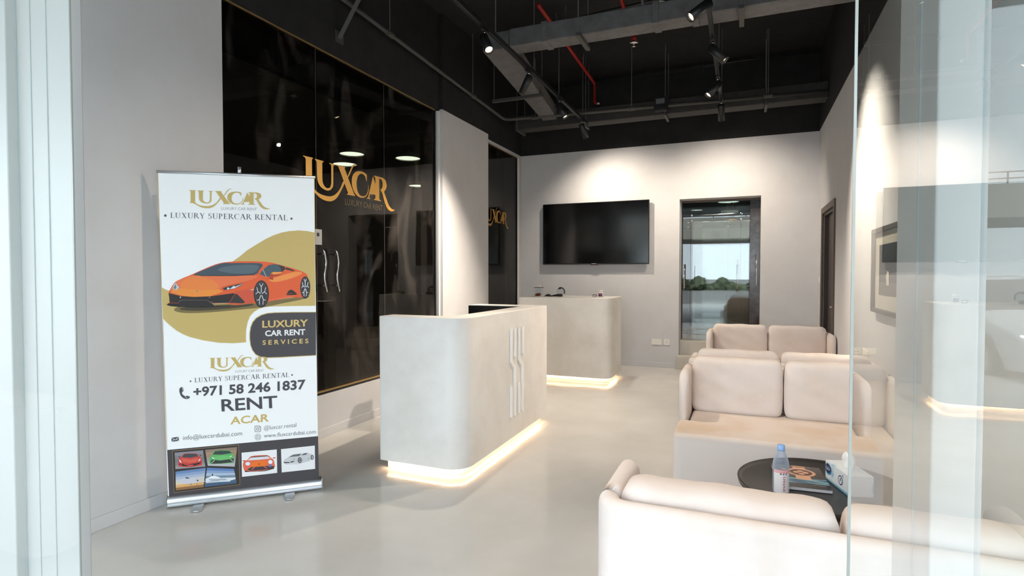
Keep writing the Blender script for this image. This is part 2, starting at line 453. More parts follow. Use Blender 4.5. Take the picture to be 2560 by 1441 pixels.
def soften(pts, lim=38):
    n = len(pts); V = [Vector(p) for p in pts]
    ok = []
    for i in range(n):
        a = V[i] - V[i - 1]; c = V[(i + 1) % n] - V[i]
        ok.append(a.length > 0 and c.length > 0 and abs(math.degrees(a.angle(c))) < lim)
    out = []
    for i in range(n):
        p0, p1, p2, p3 = V[i - 1], V[i], V[(i + 1) % n], V[(i + 2) % n]
        out.append(tuple(p1))
        if ok[i] and ok[(i + 1) % n]:
            for t in (0.25, 0.5, 0.75):
                out.append(tuple(0.5 * ((2 * p1) + (-p0 + p2) * t + (2 * p0 - 5 * p1 + 4 * p2 - p3) * t * t + (-p0 + 3 * p1 - 3 * p2 + p3) * t ** 3)))
    return out
LOGO = {k: soften(v) for k, v in LOGO.items()}
def text_geo(s, bold=0.0):
    cu = bpy.data.curves.new('text', 'FONT')
    cu.body = s
    cu.size = 1.0
    cu.offset = bold
    cu.resolution_u = 3
    o = bpy.data.objects.new('text', cu)
    me = o.to_mesh()
    vs = [(v.co.x, v.co.y) for v in me.vertices]
    fs = [tuple(p.vertices) for p in me.polygons]
    o.to_mesh_clear()
    bpy.data.objects.remove(o)
    bpy.data.curves.remove(cu)
    return vs, fs
def text_on(bm, s, fn, bold=0.0, base=None, mi=0, desc=False):
    """fn(a, b): a 0..1 along the text, b 0..1 from baseline to cap height"""
    vs, fs = text_geo(s, bold)
    x0 = min(v[0] for v in vs); x1 = max(v[0] for v in vs)
    cap = 0.69 if not desc else 0.72
    V = [bm.verts.new(fn((x - x0) / (x1 - x0), y / cap)) for x, y in vs]
    for f in fs:
        try:
            bm.faces.new([V[i] for i in f]).material_index = mi
        except ValueError:
            pass

def glazing(name, x, ypanes, z0, z1):
    b = BM()
    box(b, x - 0.03, x + 0.010, ypanes[0], ypanes[-1], z0 - 0.03, z0 - 0.012); box(b, x - 0.03, x + 0.022, ypanes[0], ypanes[-1], z0 - 0.012, z0, 1)
    box(b, x - 0.03, x + 0.010, ypanes[0], ypanes[-1], z1 + 0.004, z1 + 0.014, 1)
    box(b, x - 0.03, x + 0.012, ypanes[0] - 0.0, ypanes[0] + 0.008, z0, z1); box(b, x - 0.03, x + 0.012, ypanes[-1] - 0.01, ypanes[-1], z0, z1)
    r = struct(name, b, [black_plastic, gold_trim])
    for a, c in zip(ypanes, ypanes[1:]):
        b = BM(); box(b, x - 0.012, x, a + 0.002, c - 0.002, z0, z1 + 0.004)
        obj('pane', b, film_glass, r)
    for y in ypanes[1:-1]:
        b = BM(); box(b, x - 0.011, x + 0.0005, y - 0.002, y + 0.002, z0, z1); obj('seam', b, mat('silicone', rgb(96, 92, 88), 0.4), r)
    return r
bay = glazing('window_3', XL, [2.79, 3.774, 4.742, 5.735], 0.40, 3.284)
bay2 = glazing('window_4', XB + 0.02, [7.08, 8.375], 0.40, 3.235)
bm = BM(); box(bm, XB, XB + 0.035, 8.375, 8.405, 0.365, 3.245); box(bm, XB, XB + 0.035, 8.405, 8.45, 0.365, 3.245)
struct('trim_2', bm, white_paint, bevel=0.003)
for hy in (3.80, 3.96):
    b = BM(); tube(b, [(-3.285, hy + dy, z) for dy, z in ((-0.015, 1.618), (0.008, 1.568), (0.022, 1.50), (0.014, 1.45), (0.002, 1.40), (0.001, 1.355), (0.014, 1.30), (0.030, 1.245))], 0.009, 8)
    for dy, z in ((0.008, 1.568), (0.014, 1.30)):
        tube(b, [(-3.285, hy + dy, z), (XL, hy + dy, z)], 0.006, 6)
    obj('door_handle', b, chrome, bay, smooth=True)
b = BM(); box(b, XL, XL + 0.012, 3.745, 3.825, 1.645, 1.775); obj('lock_plate', b, mat('lock_grey', rgb(176, 178, 176), 0.4), bay)
b = BM(); box(b, XL + 0.012, XL + 0.015, 3.765, 3.79, 1.715, 1.745); obj('lock_cylinder', b, black_plastic, bay)
def glass_logo(parent, x, y0, y1, ztop, k, tagline=True):
    sx = (y1 - y0) / (2440 - 85)
    fy = lambda px, py: (x, y0 + (px - 85) * sx, ztop - (py - 128 - (px - 85) * 0.026) * k)
    for ch in ('L', 'U', 'X', 'C', 'A', 'R'):
        b = BM(); poly(b, [fy(*p) for p in LOGO[ch]])
        r = bmesh.ops.extrude_face_region(b, geom=b.faces[:])
        for v in r['geom']:
            if isinstance(v, bmesh.types.BMVert):
                v.co.x += 0.0008 + 0.00025 * 'LUXCAR'.index(ch)
        obj('letter', b, gold_m, parent)
    if tagline:
        b = BM(); text_on(b, 'LUXURY CAR RENT', lambda a, c: (x + 0.001, y0 + (1030 + a * 1030 - 85) * sx, ztop - (672 - 128 - 950 * 0.026 - c * 86) * k), -0.012)
        obj('tagline', b, mat('gold_dim', rgb(140, 122, 90), 0.5), parent)['kind'] = 'stuff'
glass_logo(bay, XL + 0.002, 3.622, 4.914, 2.363, 6.55e-4)
glass_logo(bay2, XB + 0.022, 7.06 - 0.02 + 0.10, 8.04, 2.335, 4.9e-4, False)

# ---- shopfront: posts, fixed glazing, header, two open glass leaves
bm = BM(); box(bm, XN - 0.25, XR + 0.2, YF, YF + 0.25, 3.25, ZC)
struct('wall_front', bm, black_paint)
bm = BM()
box(bm, -2.100, -1.838, YF, YF + 0.035, 0, 3.25); box(bm, -2.20, -2.100, YF - 0.03, YF + 0.08, 0, 3.25)
struct('trim_3', bm, alu, bevel=0.004)
bm = BM(); box(bm, -2.1005, -2.096, YF - 0.004, YF, 0, 3.25); box(bm, -2.03, -2.026, YF - 0.002, YF + 0.001, 0, 3.25); box(bm, -1.95, -1.946, YF - 0.002, YF + 0.001, 0, 3.25)
struct('trim_4', bm, alu_grey)
bm = BM(); box(bm, 0.268, 0.326, YF, YF + 0.235, 0, 3.25)
struct('trim_5', bm, alu, bevel=0.004)
bm = BM(); box(bm, 0.2655, 0.268, YF + 0.085, YF + 0.092, 0, 3.25); box(bm, 0.326, 0.332, YF + 0.01, YF + 0.05, 0, 3.25)
struct('trim_6', bm, alu_grey)
bm = BM(); box(bm, 0.332, 0.339, YF + 0.02, YF + 0.05, 0, 3.25); box(bm, XR - 0.03, XR, YF + 0.02, YF + 0.05, 0, 3.25); box(bm, 0.332, XR, YF + 0.01, YF + 0.06, 0, 0.04)
fw = struct('window_5', bm, alu)
bm = BM(); box(bm, 0.339, XR - 0.03, YF + 0.03, YF + 0.04, 0.04, 3.25); obj('pane', bm, clear_glass, fw)
bm = BM(); box(bm, XN, -2.2, YF + 0.01, YF + 0.06, 0, 0.04); box(bm, XN, -2.2, YF + 0.01, YF + 0.06, 3.21, 3.25)
fw = struct('window_6', bm, alu)
bm = BM(); box(bm, XN + 0.002, -2.2, YF + 0.03, YF + 0.04, 0.04, 3.21); obj('pane', bm, clear_glass, fw)
def leaf(name, x, y0, y1):
    b = BM(); box(b, x - 0.012, x + 0.012, y0, y1, 0.005, 0.03); box(b, x - 0.016, x + 0.016, y1 - 0.16, y1 - 0.01, 0.03, 0.08)
    r = struct(name, b, silver)
    b = BM(); poly(b, [(x, y0, 0.03), (x, y1 - 0.003, 0.03), (x, y1 - 0.003, 3.1), (x, y0, 3.1)])
    obj('pane', b, clear_sheet, r, fix=False)
    b = BM(); box(b, x - 0.002, x + 0.002, y1 - 0.004, y1, 0.03, 3.1)
    obj('glass_edge', b, edge_glass, r)
    return r
leaf('door_3', 0.152, 0.06, 1.0)
leaf('door_4', -1.742, 0.06, 1.0)

# ---- outdoors
bm = BM(); box(bm, -12, 12, -3.2, YF - 0.05, 3.40, 3.60)
struct('ceiling_canopy', bm, mat('canopy_soffit', rgb(96, 98, 100), 0.8))
pave = mat('pavement', rgb(182, 182, 180), 0.8, noise=(0.8, rgb(166, 166, 164), 0.4, 0.7))
bm = BM(); box(bm, -16, 16, -9.0, YF - 0.1, -0.14, -0.01)
struct('pavement', bm, pave)
bm = BM(); box(bm, -90, 90, -140, -9.0, -0.22, -0.12)
struct('road', bm, mat('asphalt', rgb(126, 124, 122), 0.9, noise=(0.5, rgb(112, 110, 108), 0.4, 0.7)))
bm = BM(); box(bm, -90, 90, -9.2, -9.0, -0.14, 0.02)
struct('kerb', bm, mat('kerb_stone', rgb(200, 196, 186), 0.8))
conc = mat('concrete', rgb(178, 172, 160), 0.85, noise=(0.4, rgb(160, 154, 143), 0.4, 0.7))
bm = BM(); box(bm, -90, 90, -52, -42, 4.9, 6.0); box(bm, -90, 90, -42.3, -42, 6.0, 7.0)
for x in range(-84, 90, 24):
    box(bm, x - 1.0, x + 1.0, -48.5, -45.5, -0.2, 4.9)
vi = struct('bridge_slab', bm, conc)
hedge_m = mat('hedge_leaf', rgb(74, 82, 62), 0.8, noise=(3, rgb(104, 112, 86), 0.4, 0.65), bump=(9, 0.9, 0.1))
bm = BM()
for z in (7.3, 7.7):
    box(bm, -90, 90, -42.15, -42.08, z, z + 0.07)
for x in range(-90, 91, 3):
    box(bm, x - 0.04, x + 0.04, -42.16, -42.07, 7.0, 7.77)
obj('railing', bm, pipe_m, vi)['kind'] = 'stuff'
bm = BM()
for k in range(170):
    bmesh.ops.create_icosphere(bm, subdivisions=2, radius=random.uniform(0.35, 0.75), matrix=Matrix.Translation((-40 + k * 0.47 + random.uniform(-0.3, 0.3), -36 + random.uniform(-0.9, 0.9), random.uniform(-0.2, 0.35) + 0.3 * math.sin(k * 0.11) ** 2)))
for v in bm.verts:
    v.co += Vector((random.uniform(-0.16, 0.16), random.uniform(-0.16, 0.16), random.uniform(-0.16, 0.16)))
hedge = obj('hedge', bm, hedge_m); hedge['kind'] = 'stuff'; tag(hedge, 'green hedge growing along the road below the flyover outside', 'hedge')
# parked car, seen only as a reflection in the shopfront
def parked_car(cx, y0, paint_c, label):
    t = thing('car', label, 'car', (cx, y0 - 2.2, -0.12))
    G = -0.12
    st = [  # (distance from nose, half width, sill z, shoulder z, roof z, roof half width)
        (0.0, 0.62, 0.34, 0.62, 0.64, 0.50), (0.12, 0.80, 0.24, 0.70, 0.74, 0.62), (0.6, 0.88, 0.20, 0.82, 0.88, 0.70), (1.25, 0.91, 0.20, 0.92, 0.99, 0.74), (1.95, 0.92, 0.20, 0.96, 1.42, 0.60), (2.6, 0.92, 0.20, 0.98, 1.47, 0.60), (3.3, 0.92, 0.20, 1.00, 1.40, 0.60), (3.95, 0.90, 0.22, 1.00, 1.06, 0.70), (4.35, 0.84, 0.30, 0.96, 1.00, 0.66), (4.5, 0.70, 0.42, 0.80, 0.84, 0.56)]
    b = BM(); rings = []
    for d, hw, zs, zh, zr, rw in st:
        pts = [(-hw * 0.9, zs), (-hw, (zs + zh) / 2), (-hw * 0.97, zh), (-rw, zr), (0, zr + 0.02), (rw, zr), (hw * 0.97, zh), (hw, (zs + zh) / 2), (hw * 0.9, zs)]
        rings.append([b.verts.new((cx + x, y0 - d, G + z)) for x, z in pts])
    for i, (r0, r1) in enumerate(zip(rings, rings[1:])):
        for k in range(8):
            f = b.faces.new((r0[k], r0[k + 1], r1[k + 1], r1[k]))
            f.material_index = 1 if (3 <= i <= 6 and k in (2, 5)) or (i in (3, 6) and k in (3, 4)) else 0
        b.faces.new((r0[8], r0[0], r1[0], r1[8]))
    b.faces.new(rings[0]); b.faces.new(rings[-1])
    obj('body', b, [mat('car_paint', paint_c, 0.25, coat=0.6), mat('car_glass', rgb(30, 34, 38), 0.08)], t, bevel=0.03)
    for sx in (-1, 1):
        for d in (0.85, 3.55):
            b = BM(); lathe(b, [(0, -0.1), (0.32, -0.1), (0.335, -0.07), (0.335, 0.07), (0.32, 0.1), (0, 0.1)], 24, (cx + sx * 0.83, y0 - d, G + 0.335), (1, 0, 0)); wl = obj('wheel', b, black_plastic, t)
            b = BM(); lathe(b, [(0, 0.102), (0.21, 0.102), (0.21, 0.09), (0, 0.09)], 16, (cx + sx * 0.83, y0 - d, G + 0.335), (sx, 0, 0)); obj('rim', b, silver, wl)
        b = BM(); tube(b, [(cx + sx * 0.78, y0 - 0.10, G + 0.72), (cx + sx * 0.50, y0 - 0.01, G + 0.66), (cx + sx * 0.46, y0 + 0.0, G + 0.62)], 0.014, 6); obj('headlight', b, mat('running_light', rgb(240, 246, 255), 0.4, emit=18.0), t)
        b = BM(); box(b, cx + sx * 0.98 - 0.09, cx + sx * 0.98 + 0.09, y0 - 1.62, y0 - 1.54, G + 0.93, G + 1.05); obj('mirror', b, MATS['car_paint'], t, bevel=0.02)
    b = BM(); box(b, cx - 0.42, cx + 0.42, y0 - 0.06, y0 + 0.015, G + 0.38, G + 0.56); obj('grille', b, black_plastic, t)
parked_car(4.05, -6.9, rgb(196, 200, 206), 'silver car parked outside, mirrored in the shopfront glass at far right')

# ================================================================ SOFAS
def pillow(bm, cx, cy, cz, wx, ty, hz, seed=0, n=22):
    """upright boxy cushion: width wx, thickness ty, height hz"""
    rnd = random.Random(seed)
    ph = [rnd.uniform(0, 6.28) for _ in range(6)]
    def P(u, v, s):
        eu, ev = abs(u), abs(v)
        t = (1 - eu ** 9) ** 0.5 * (1 - ev ** 9) ** 0.5 * (1 - 0.18 * (eu ** 2 + ev ** 2))
        th = ty * 0.5 * (0.60 + 0.46 * t)
        inset = 0.012 * (eu ** 8) * (ev ** 8)
        bow = 0.010 * (1 - ev ** 2)
        x = cx + u * (wx / 2 - 0.008 + bow * 0.6 * (eu > 0.99)) - math.copysign(inset * 1.5, u) * (eu > 0.01)
        z = cz + v * (hz / 2) - math.copysign(inset, v) + 0.003 * math.sin(u * 7 + ph[0]) * max(0, v) ** 6
        wr = 0.003 * math.sin(u * 17 + ph[1]) * max(0, v) ** 3 + 0.0025 * math.sin(v * 9 + u * 6 + ph[2])
        return (x, cy + s * (th + wr), z)
    G = {}
    for s in (-1, 1):
        for i in range(n + 1):
            for j in range(n + 1):
                G[s, i, j] = bm.verts.new(P(-1 + 2 * i / n, -1 + 2 * j / n, s))
    for s in (-1, 1):
        for i in range(n):
            for j in range(n):
                q = [G[s, i, j], G[s, i + 1, j], G[s, i + 1, j + 1], G[s, i, j + 1]]
                bm.faces.new(q if s < 0 else q[::-1])
    ring = [(i, 0) for i in range(n)] + [(n, j) for j in range(n)] + [(i, n) for i in range(n, 0, -1)] + [(0, j) for j in range(n, 0, -1)]
    for a, b in zip(ring, ring[1:] + ring[:1]):
        bm.faces.new((G[-1, a[0], a[1]], G[1, a[0], a[1]], G[1, b[0], b[1]], G[-1, b[0], b[1]]))
def make_sofa():
    t = thing('sofa', '', 'sofa')
    W = 0.650
    # seat block, wider in front of the arms
    front = [(-W, -0.485)] + arc(-W + 0.06, -0.79, 0.06, 180, 270, 6) + arc(W - 0.06, -0.79, 0.06, 270, 360, 6) + [(W, -0.485), (0.583, -0.485), (-0.583, -0.485)]
    b = BM()
    lo = [b.verts.new((x, y, 0.035)) for x, y in front]; hi = [b.verts.new((x, y, 0.43)) for x, y in front]
    bl = [b.verts.new((x, -0.05, 0.035)) for x in (-0.583, 0.583)]; bh = [b.verts.new((x, -0.05, 0.43)) for x in (-0.583, 0.583)]
    n = len(front)
    b.faces.new(hi); b.faces.new(lo[::-1]); b.faces.new((hi[n - 1], hi[n - 2], bh[1], bh[0])); b.faces.new((lo[n - 2], lo[n - 1], bl[0], bl[1]))
    for i in range(n):
        j = (i + 1) % n
        if i != n - 2:
            b.faces.new((lo[i], lo[j], hi[j], hi[i]))
    b.faces.new((lo[n - 2], bl[1], bh[1], hi[n - 2])); b.faces.new((bl[1], bl[0], bh[0], bh[1])); b.faces.new((bl[0], lo[n - 1], hi[n - 1], bh[0]))
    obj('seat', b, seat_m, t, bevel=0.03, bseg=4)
    # wrap-round back with the two arms
    R = 0.10
    path = [(-W, -0.49 + 0.04 * i) for i in range(0, 10)] + arc(-W + R, -R, R, 180, 90, 6) + arc(W - R, -R, R, 90, 0, 6) + [(W, -0.13 - 0.04 * i) for i in range(0, 10)]
    path[9] = (-W, -R); path[-10] = (W, -R)
    b = BM()
    L = [0]
    for p, q in zip(path, path[1:]):
        L.append(L[-1] + math.hypot(q[0] - p[0], q[1] - p[1]))
    T, H, rf = 0.062, 0.745, 0.10
    rings = []
    for i, p in enumerate(path):
        q0 = path[max(i - 1, 0)]; q1 = path[min(i + 1, len(path) - 1)]
        d = Vector((q1[0] - q0[0], q1[1] - q0[1], 0)).normalized()
        nrm = Vector((d.y, -d.x, 0))                       # towards the inside
        e = min(L[i], L[-1] - L[i])
        h = H if e > rf else H - rf + math.sqrt(max(0, rf * rf - (rf - e) ** 2))
        th = T if e > 0.03 else T * (0.55 + 0.45 * math.sqrt(max(0, 1 - ((0.03 - e) / 0.03) ** 2)))
        o = Vector((p[0], p[1], 0)) + nrm * (T - th) / 2
        prof = [(0, 0.04)] + [(th / 2 - th / 2 * math.cos(PI * k / 8), h - th / 2 + th / 2 * math.sin(PI * k / 8)) for k in range(9)] + [(th, 0.04)]
        rings.append([b.verts.new((o.x + nrm.x * a, o.y + nrm.y * a, z)) for a, z in prof])
    for r0, r1 in zip(rings, rings[1:]):
        for k in range(len(r0) - 1):
            b.faces.new((r0[k], r0[k + 1], r1[k + 1], r1[k]))
        b.faces.new((r0[-1], r0[0], r1[0], r1[-1]))
    b.faces.new(rings[0]); b.faces.new(rings[-1][::-1])
    obj('back_shell', b, sofa_m, t, smooth=True)
    for k, cx in enumerate((-0.297, 0.297)):
        b = BM(); pillow(b, cx, -0.155, 0.615, 0.592, 0.165, 0.388, k + 3)
        obj('back_cushion', b, sofa_m, t, smooth=True)
    for x in (-0.55, 0.55):
        for y in (-0.74, -0.09):
            b = BM(); lathe(b, [(0, 0), (0.022, 0), (0.026, 0.036), (0, 0.036)], 10, (x, y, 0)); obj('foot', b, black_metal, t)
    return t
def copy_tree(o, parent=None):
    c = o.copy(); C.objects.link(c)
    if parent is not None:
        c.parent = parent
    for ch in [k for k in C.objects if k.parent == o]:
        copy_tree(ch, c)
    return c
sofa = make_sofa()
spots_s = [((0.245, 1.58), PI, 'cream velvet sofa nearest the shopfront with its back to the entrance'),
           ((0.245, 4.39), 0, 'cream velvet sofa behind the round black table, facing the entrance'),
           ((0.245, 4.53), PI, 'cream velvet sofa back to back behind the one that faces the round table'),
           ((0.245, 7.24), 0, 'cream velvet sofa farthest back, in front of the brown side door')]
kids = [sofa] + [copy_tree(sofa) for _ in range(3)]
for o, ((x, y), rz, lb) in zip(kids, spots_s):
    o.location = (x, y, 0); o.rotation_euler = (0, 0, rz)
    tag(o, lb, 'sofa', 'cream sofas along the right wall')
for ch in C.objects:                                    # the cushions nearest the door are pressed lower
    if ch.parent == sofa and ch.name.startswith('back_cushion'):
        ch.scale = (1, 1, 0.952)

# ================================================================ COFFEE TABLE AND WHAT STANDS ON IT
TX, TY, TZ, TR = 0.330, 2.845, 0.45, 0.352
tb_m = mat('table_black', rgb(38, 34, 33), 0.35, noise=(5, rgb(46, 41, 39), 0.4, 0.7))
t = thing('coffee_table', 'round black coffee table with a raised rim between two cream sofas', 'table', (TX, TY, 0))
b = BM(); lathe(b, [(0, TZ - 0.035), (TR - 0.04, TZ - 0.035), (TR, TZ - 0.012), (TR + 0.004, TZ + 0.008), (TR, TZ + 0.012), (TR - 0.008, TZ + 0.008), (TR - 0.022, TZ), (0, TZ)], 72, (TX, TY, 0))
obj('tabletop', b, tb_m, t, smooth=True)
b = BM(); lathe(b, [(0, 0.02), (0.03, 0.02), (0.03, TZ - 0.035), (0, TZ - 0.035)], 20, (TX, TY, 0)); obj('pedestal', b, black_metal, t, smooth=True)
b = BM(); lathe(b, [(0, 0), (0.2, 0), (0.2, 0.012), (0.03, 0.02), (0, 0.02)], 40, (TX, TY, 0)); obj('base', b, black_metal, t)

# water bottle
pet = bpy.data.materials.new('clear_plastic'); pet.use_nodes = True
_n = pet.node_tree
for n in list(_n.nodes): _n.nodes.remove(n)
_o = _n.nodes.new('ShaderNodeOutputMaterial'); _t = _n.nodes.new('ShaderNodeBsdfTransparent'); _t.inputs[0].default_value = (0.90, 0.94, 0.98, 1)
_g = _n.nodes.new('ShaderNodeBsdfPrincipled'); _g.inputs['Base Color'].default_value = rgb(190, 202, 220); _g.inputs['Roughness'].default_value = 0.12
_lw = _n.nodes.new('ShaderNodeLayerWeight'); _lw.inputs[0].default_value = 0.35
_ad = _n.nodes.new('ShaderNodeMath'); _ad.operation = 'MULTIPLY_ADD'; _ad.inputs[1].default_value = 0.7; _ad.inputs[2].default_value = 0.22
_m = _n.nodes.new('ShaderNodeMixShader')
_n.links.new(_lw.outputs['Facing'], _ad.inputs[0]); _n.links.new(_ad.outputs[0], _m.inputs[0]); _n.links.new(_t.outputs[0], _m.inputs[1]); _n.links.new(_g.outputs[0], _m.inputs[2]); _n.links.new(_m.outputs[0], _o.inputs[0])
BX, BY = 0.150, 2.675
BK_ = 0.95
t = thing('water_bottle', 'small clear plastic water bottle with light blue cap on the round black table', 'bottle', (BX, BY, TZ))
b = BM(); prof = [(0, 0.004), (0.026, 0), (0.032, 0.008), (0.033, 0.02)]
for k in range(6):
    z = 0.02 + k * 0.017
    prof += [(0.033, z + 0.004), (0.0322, z + 0.0085), (0.033, z + 0.013)]
prof += [(0.033, 0.128), (0.0318, 0.136), (0.0318, 0.139), (0.0295, 0.148), (0.027, 0.156), (0.0262, 0.158), (0.022, 0.170), (0.0165, 0.183), (0.0135, 0.190), (0.0135, 0.196), (0, 0.196)]
lathe(b, prof, 28, (BX, BY, TZ)); obj('body', b, pet, t, smooth=True)
b = BM(); lathe(b, [(0, 0.205 + 0.008), (0.0135, 0.205 + 0.008), (0.0155, 0.211), (0.0158, 0.193), (0.0155, 0.189), (0, 0.189)], 24, (BX, BY, TZ)); obj('cap', b, mat('blue_cap', rgb(140, 178, 228), 0.4), t, smooth=True)
lab_m = [mat('label_white', rgb(240, 240, 243), 0.35), mat('label_pink', rgb(236, 180, 184), 0.35), mat('label_red', rgb(176, 40, 72), 0.35), mat('label_navy', rgb(36, 38, 60), 0.35)]
A0 = math.atan2(-2.675, -0.15) + 0.25                 # the label's centre line, turned to the entrance
def lp(a, z, r=0.0337):
    return (BX + r * math.cos(A0 + a), BY + r * math.sin(A0 + a), TZ + z)
b = BM()
for i in range(20):
    a0, a1 = -1.15 + 2.3 * i / 20, -1.15 + 2.3 * (i + 1) / 20
    for z0, z1, mi in ((0.012, 0.098, 0), (0.098, 0.112, 1)):
        poly(b, [lp(a0, z0), lp(a1, z0), lp(a1, z1), lp(a0, z1)], mi)
lab = obj('label', b, lab_m, t, fix=False)
b = BM(); text_on(b, 'evian', lambda a, c: lp(0.30 - (c * 0.40), 0.021 + a * 0.064, 0.0340), 0.0)
obj('brand_lettering', b, lab_m[2], lab, fix=False)['kind'] = 'stuff'
b = BM()
for k in range(3):
    a = -0.38 + k * 0.32
    poly(b, [lp(a, 0.092, 0.0340), lp(a + 0.22, 0.092, 0.0340), lp(a + 0.17, 0.105, 0.0340), lp(a + 0.10, 0.096, 0.0340)])
obj('mountain_mark', b, lab_m[3], lab, fix=False)['kind'] = 'stuff'

# magazine
MX, MY, MA = 0.242, 2.893, math.radians(4)
def mg(u, v, z=0.0):
    c, s = math.cos(MA), math.sin(MA)
    return (MX + u * c - v * s, MY + u * s + v * c, TZ + 0.001 + z)
t = thing('magazine', 'dark glossy magazine with a rose gold watch on its cover, on the black table', 'magazine', (MX, MY, TZ))
def mbox(b, u0, u1, v0, v1, z0, z1, mi=0):
    v = [b.verts.new(mg(u, w, z)) for z in (z0, z1) for u, w in ((u0, v0), (u1, v0), (u1, v1), (u0, v1))]
    for f in ((3, 2, 1, 0), (4, 5, 6, 7), (0, 1, 5, 4), (1, 2, 6, 5), (2, 3, 7, 6), (3, 0, 4, 7)):
        b.faces.new([v[i] for i in f]).material_index = mi
b = BM(); mbox(b, -0.104, 0.104, -0.150, 0.148, 0.0012, 0.0135); obj('pages', b, flat(214, 216, 222), t)
b = BM(); mbox(b, -0.106, 0.106, -0.150, 0.150, 0.0135, 0.0145); mbox(b, -0.106, 0.106, -0.150, 0.150, 0, 0.0012)
cov = obj('cover', b, mat('cover_dark', rgb(44, 38, 38), 0.2, noise=(14, rgb(64, 52, 48), 0.45, 0.7)), t)
b = BM(); poly(b, [mg(-0.106, -0.10, 0.0148), mg(0.106, -0.09, 0.0148), mg(0.106, -0.02, 0.0148), mg(-0.106, -0.03, 0.0148)])
obj('water_print', b, mat('water_print', rgb(40, 92, 118), 0.22, noise=(16, rgb(150, 196, 212), 0.42, 0.68), stretch=(0.5, 3, 1)), cov, fix=False)['kind'] = 'stuff'
rose, rose_d = flat(226, 170, 134, 0.25), flat(92, 54, 40, 0.25)
def ell(cx, cy, rx, ry, n=28):
    return [(cx + rx * math.cos(2 * PI * k / n), cy + ry * math.sin(2 * PI * k / n)) for k in range(n)]
b = BM()
wx, wy = 0.012, 0.055
poly(b, [mg(u, v, 0.0150) for u, v in ((wx - 0.032, wy - 0.098), (wx + 0.032, wy - 0.098), (wx + 0.028, wy + 0.092), (wx - 0.028, wy + 0.092))])
poly(b, [mg(u, v, 0.0151) for u, v in ell(wx, wy, 0.062, 0.056)])
poly(b, [mg(u, v, 0.0151) for u, v in ((wx - 0.062, wy + 0.01), (wx - 0.08, wy + 0.02), (wx - 0.08, wy + 0.04), (wx - 0.05, wy + 0.035))])
poly(b, [mg(u, v, 0.0152) for u, v in ell(wx, wy, 0.048, 0.043)], 1)
for dx, dy in ((-0.02, 0), (0.02, 0), (0, -0.02), (0, 0.017)):
    poly(b, [mg(u, v, 0.0153) for u, v in ell(wx + dx, wy + dy, 0.013, 0.012, 16)])
obj('watch_print', b, [rose, rose_d], cov, fix=False)['kind'] = 'stuff'
b = BM()
for k in range(8):
    poly(b, [mg(-0.07 + k * 0.017, 0.128, 0.0150), mg(-0.058 + k * 0.017, 0.128, 0.0150), mg(-0.058 + k * 0.017, 0.136, 0.0150), mg(-0.07 + k * 0.017, 0.136, 0.0150)])
for k in range(6):
    poly(b, [mg(0.03 + k * 0.01, -0.112, 0.0150), mg(0.037 + k * 0.01, -0.112, 0.0150), mg(0.037 + k * 0.01, -0.106, 0.0150), mg(0.03 + k * 0.01, -0.106, 0.0150)])
obj('cover_lettering', b, flat(150, 146, 140), cov, fix=False)['kind'] = 'stuff'

# tissue box
HX, HY, HA = 0.432, 2.863, math.radians(-73)
def tbx(u, v, z):
    c, s = math.cos(HA), math.sin(HA)
    return (HX + u * c - v * s, HY + u * s + v * c, TZ + z)
TW, TD, TH = 0.108, 0.050, 0.088
t = thing('tissue_box', 'white and blue tissue box with a tissue pulled up, on the black table', 'tissue box', (HX, HY, TZ))
b = BM()
v = [b.verts.new(tbx(u, w, z)) for z in (0.001, TH) for u, w in ((-TW, -TD), (TW, -TD), (TW, TD), (-TW, TD))]
for f in ((3, 2, 1, 0), (4, 5, 6, 7), (0, 1, 5, 4), (1, 2, 6, 5), (2, 3, 7, 6), (3, 0, 4, 7)):
    b.faces.new([v[i] for i in f])
carton = obj('carton', b, mat('carton_print', rgb(234, 240, 243), 0.4, noise=(11, rgb(128, 196, 222), 0.52, 0.66)), t)
b = BM()
F = lambda u, z: tbx(u, -TD - 0.0006, z)      # long side print
poly(b, [F(u, z) for u, z in ((-TW, 0.002), (TW, 0.002), (TW, 0.012), (-TW, 0.007))], 2)
poly(b, [F(-TW + 0.024 + 0.026 * math.cos(a) * (1.0 if math.cos(a) < 0 else 1.45), 0.055 + 0.026 * math.sin(a)) for a in [2 * PI * k / 24 for k in range(24)]], 1)
F2 = lambda u, z: tbx(u, -TD - 0.0009, z)
poly(b, [F2(-TW + 0.024 + 0.021 * math.cos(a) * (1.0 if math.cos(a) < 0 else 1.45), 0.057 + 0.021 * math.sin(a)) for a in [2 * PI * k / 24 for k in range(24)]], 0)
F3 = lambda u, z: tbx(u, -TD - 0.0012, z)
FA = lambda u, z: tbx(u * 0.9 + 0.0035, -TD - 0.0012, z)
def stroke(b, pts, wd, fn, mi=0):
    for (x0, y0), (x1, y1) in zip(pts, pts[1:]):
        L = math.hypot(x1 - x0, y1 - y0) or 1
        nx, ny = -(y1 - y0) / L * wd, (x1 - x0) / L * wd
        poly(b, [fn(x0 + nx, y0 + ny), fn(x0 - nx, y0 - ny), fn(x1 - nx, y1 - ny), fn(x1 + nx, y1 + ny)], mi)
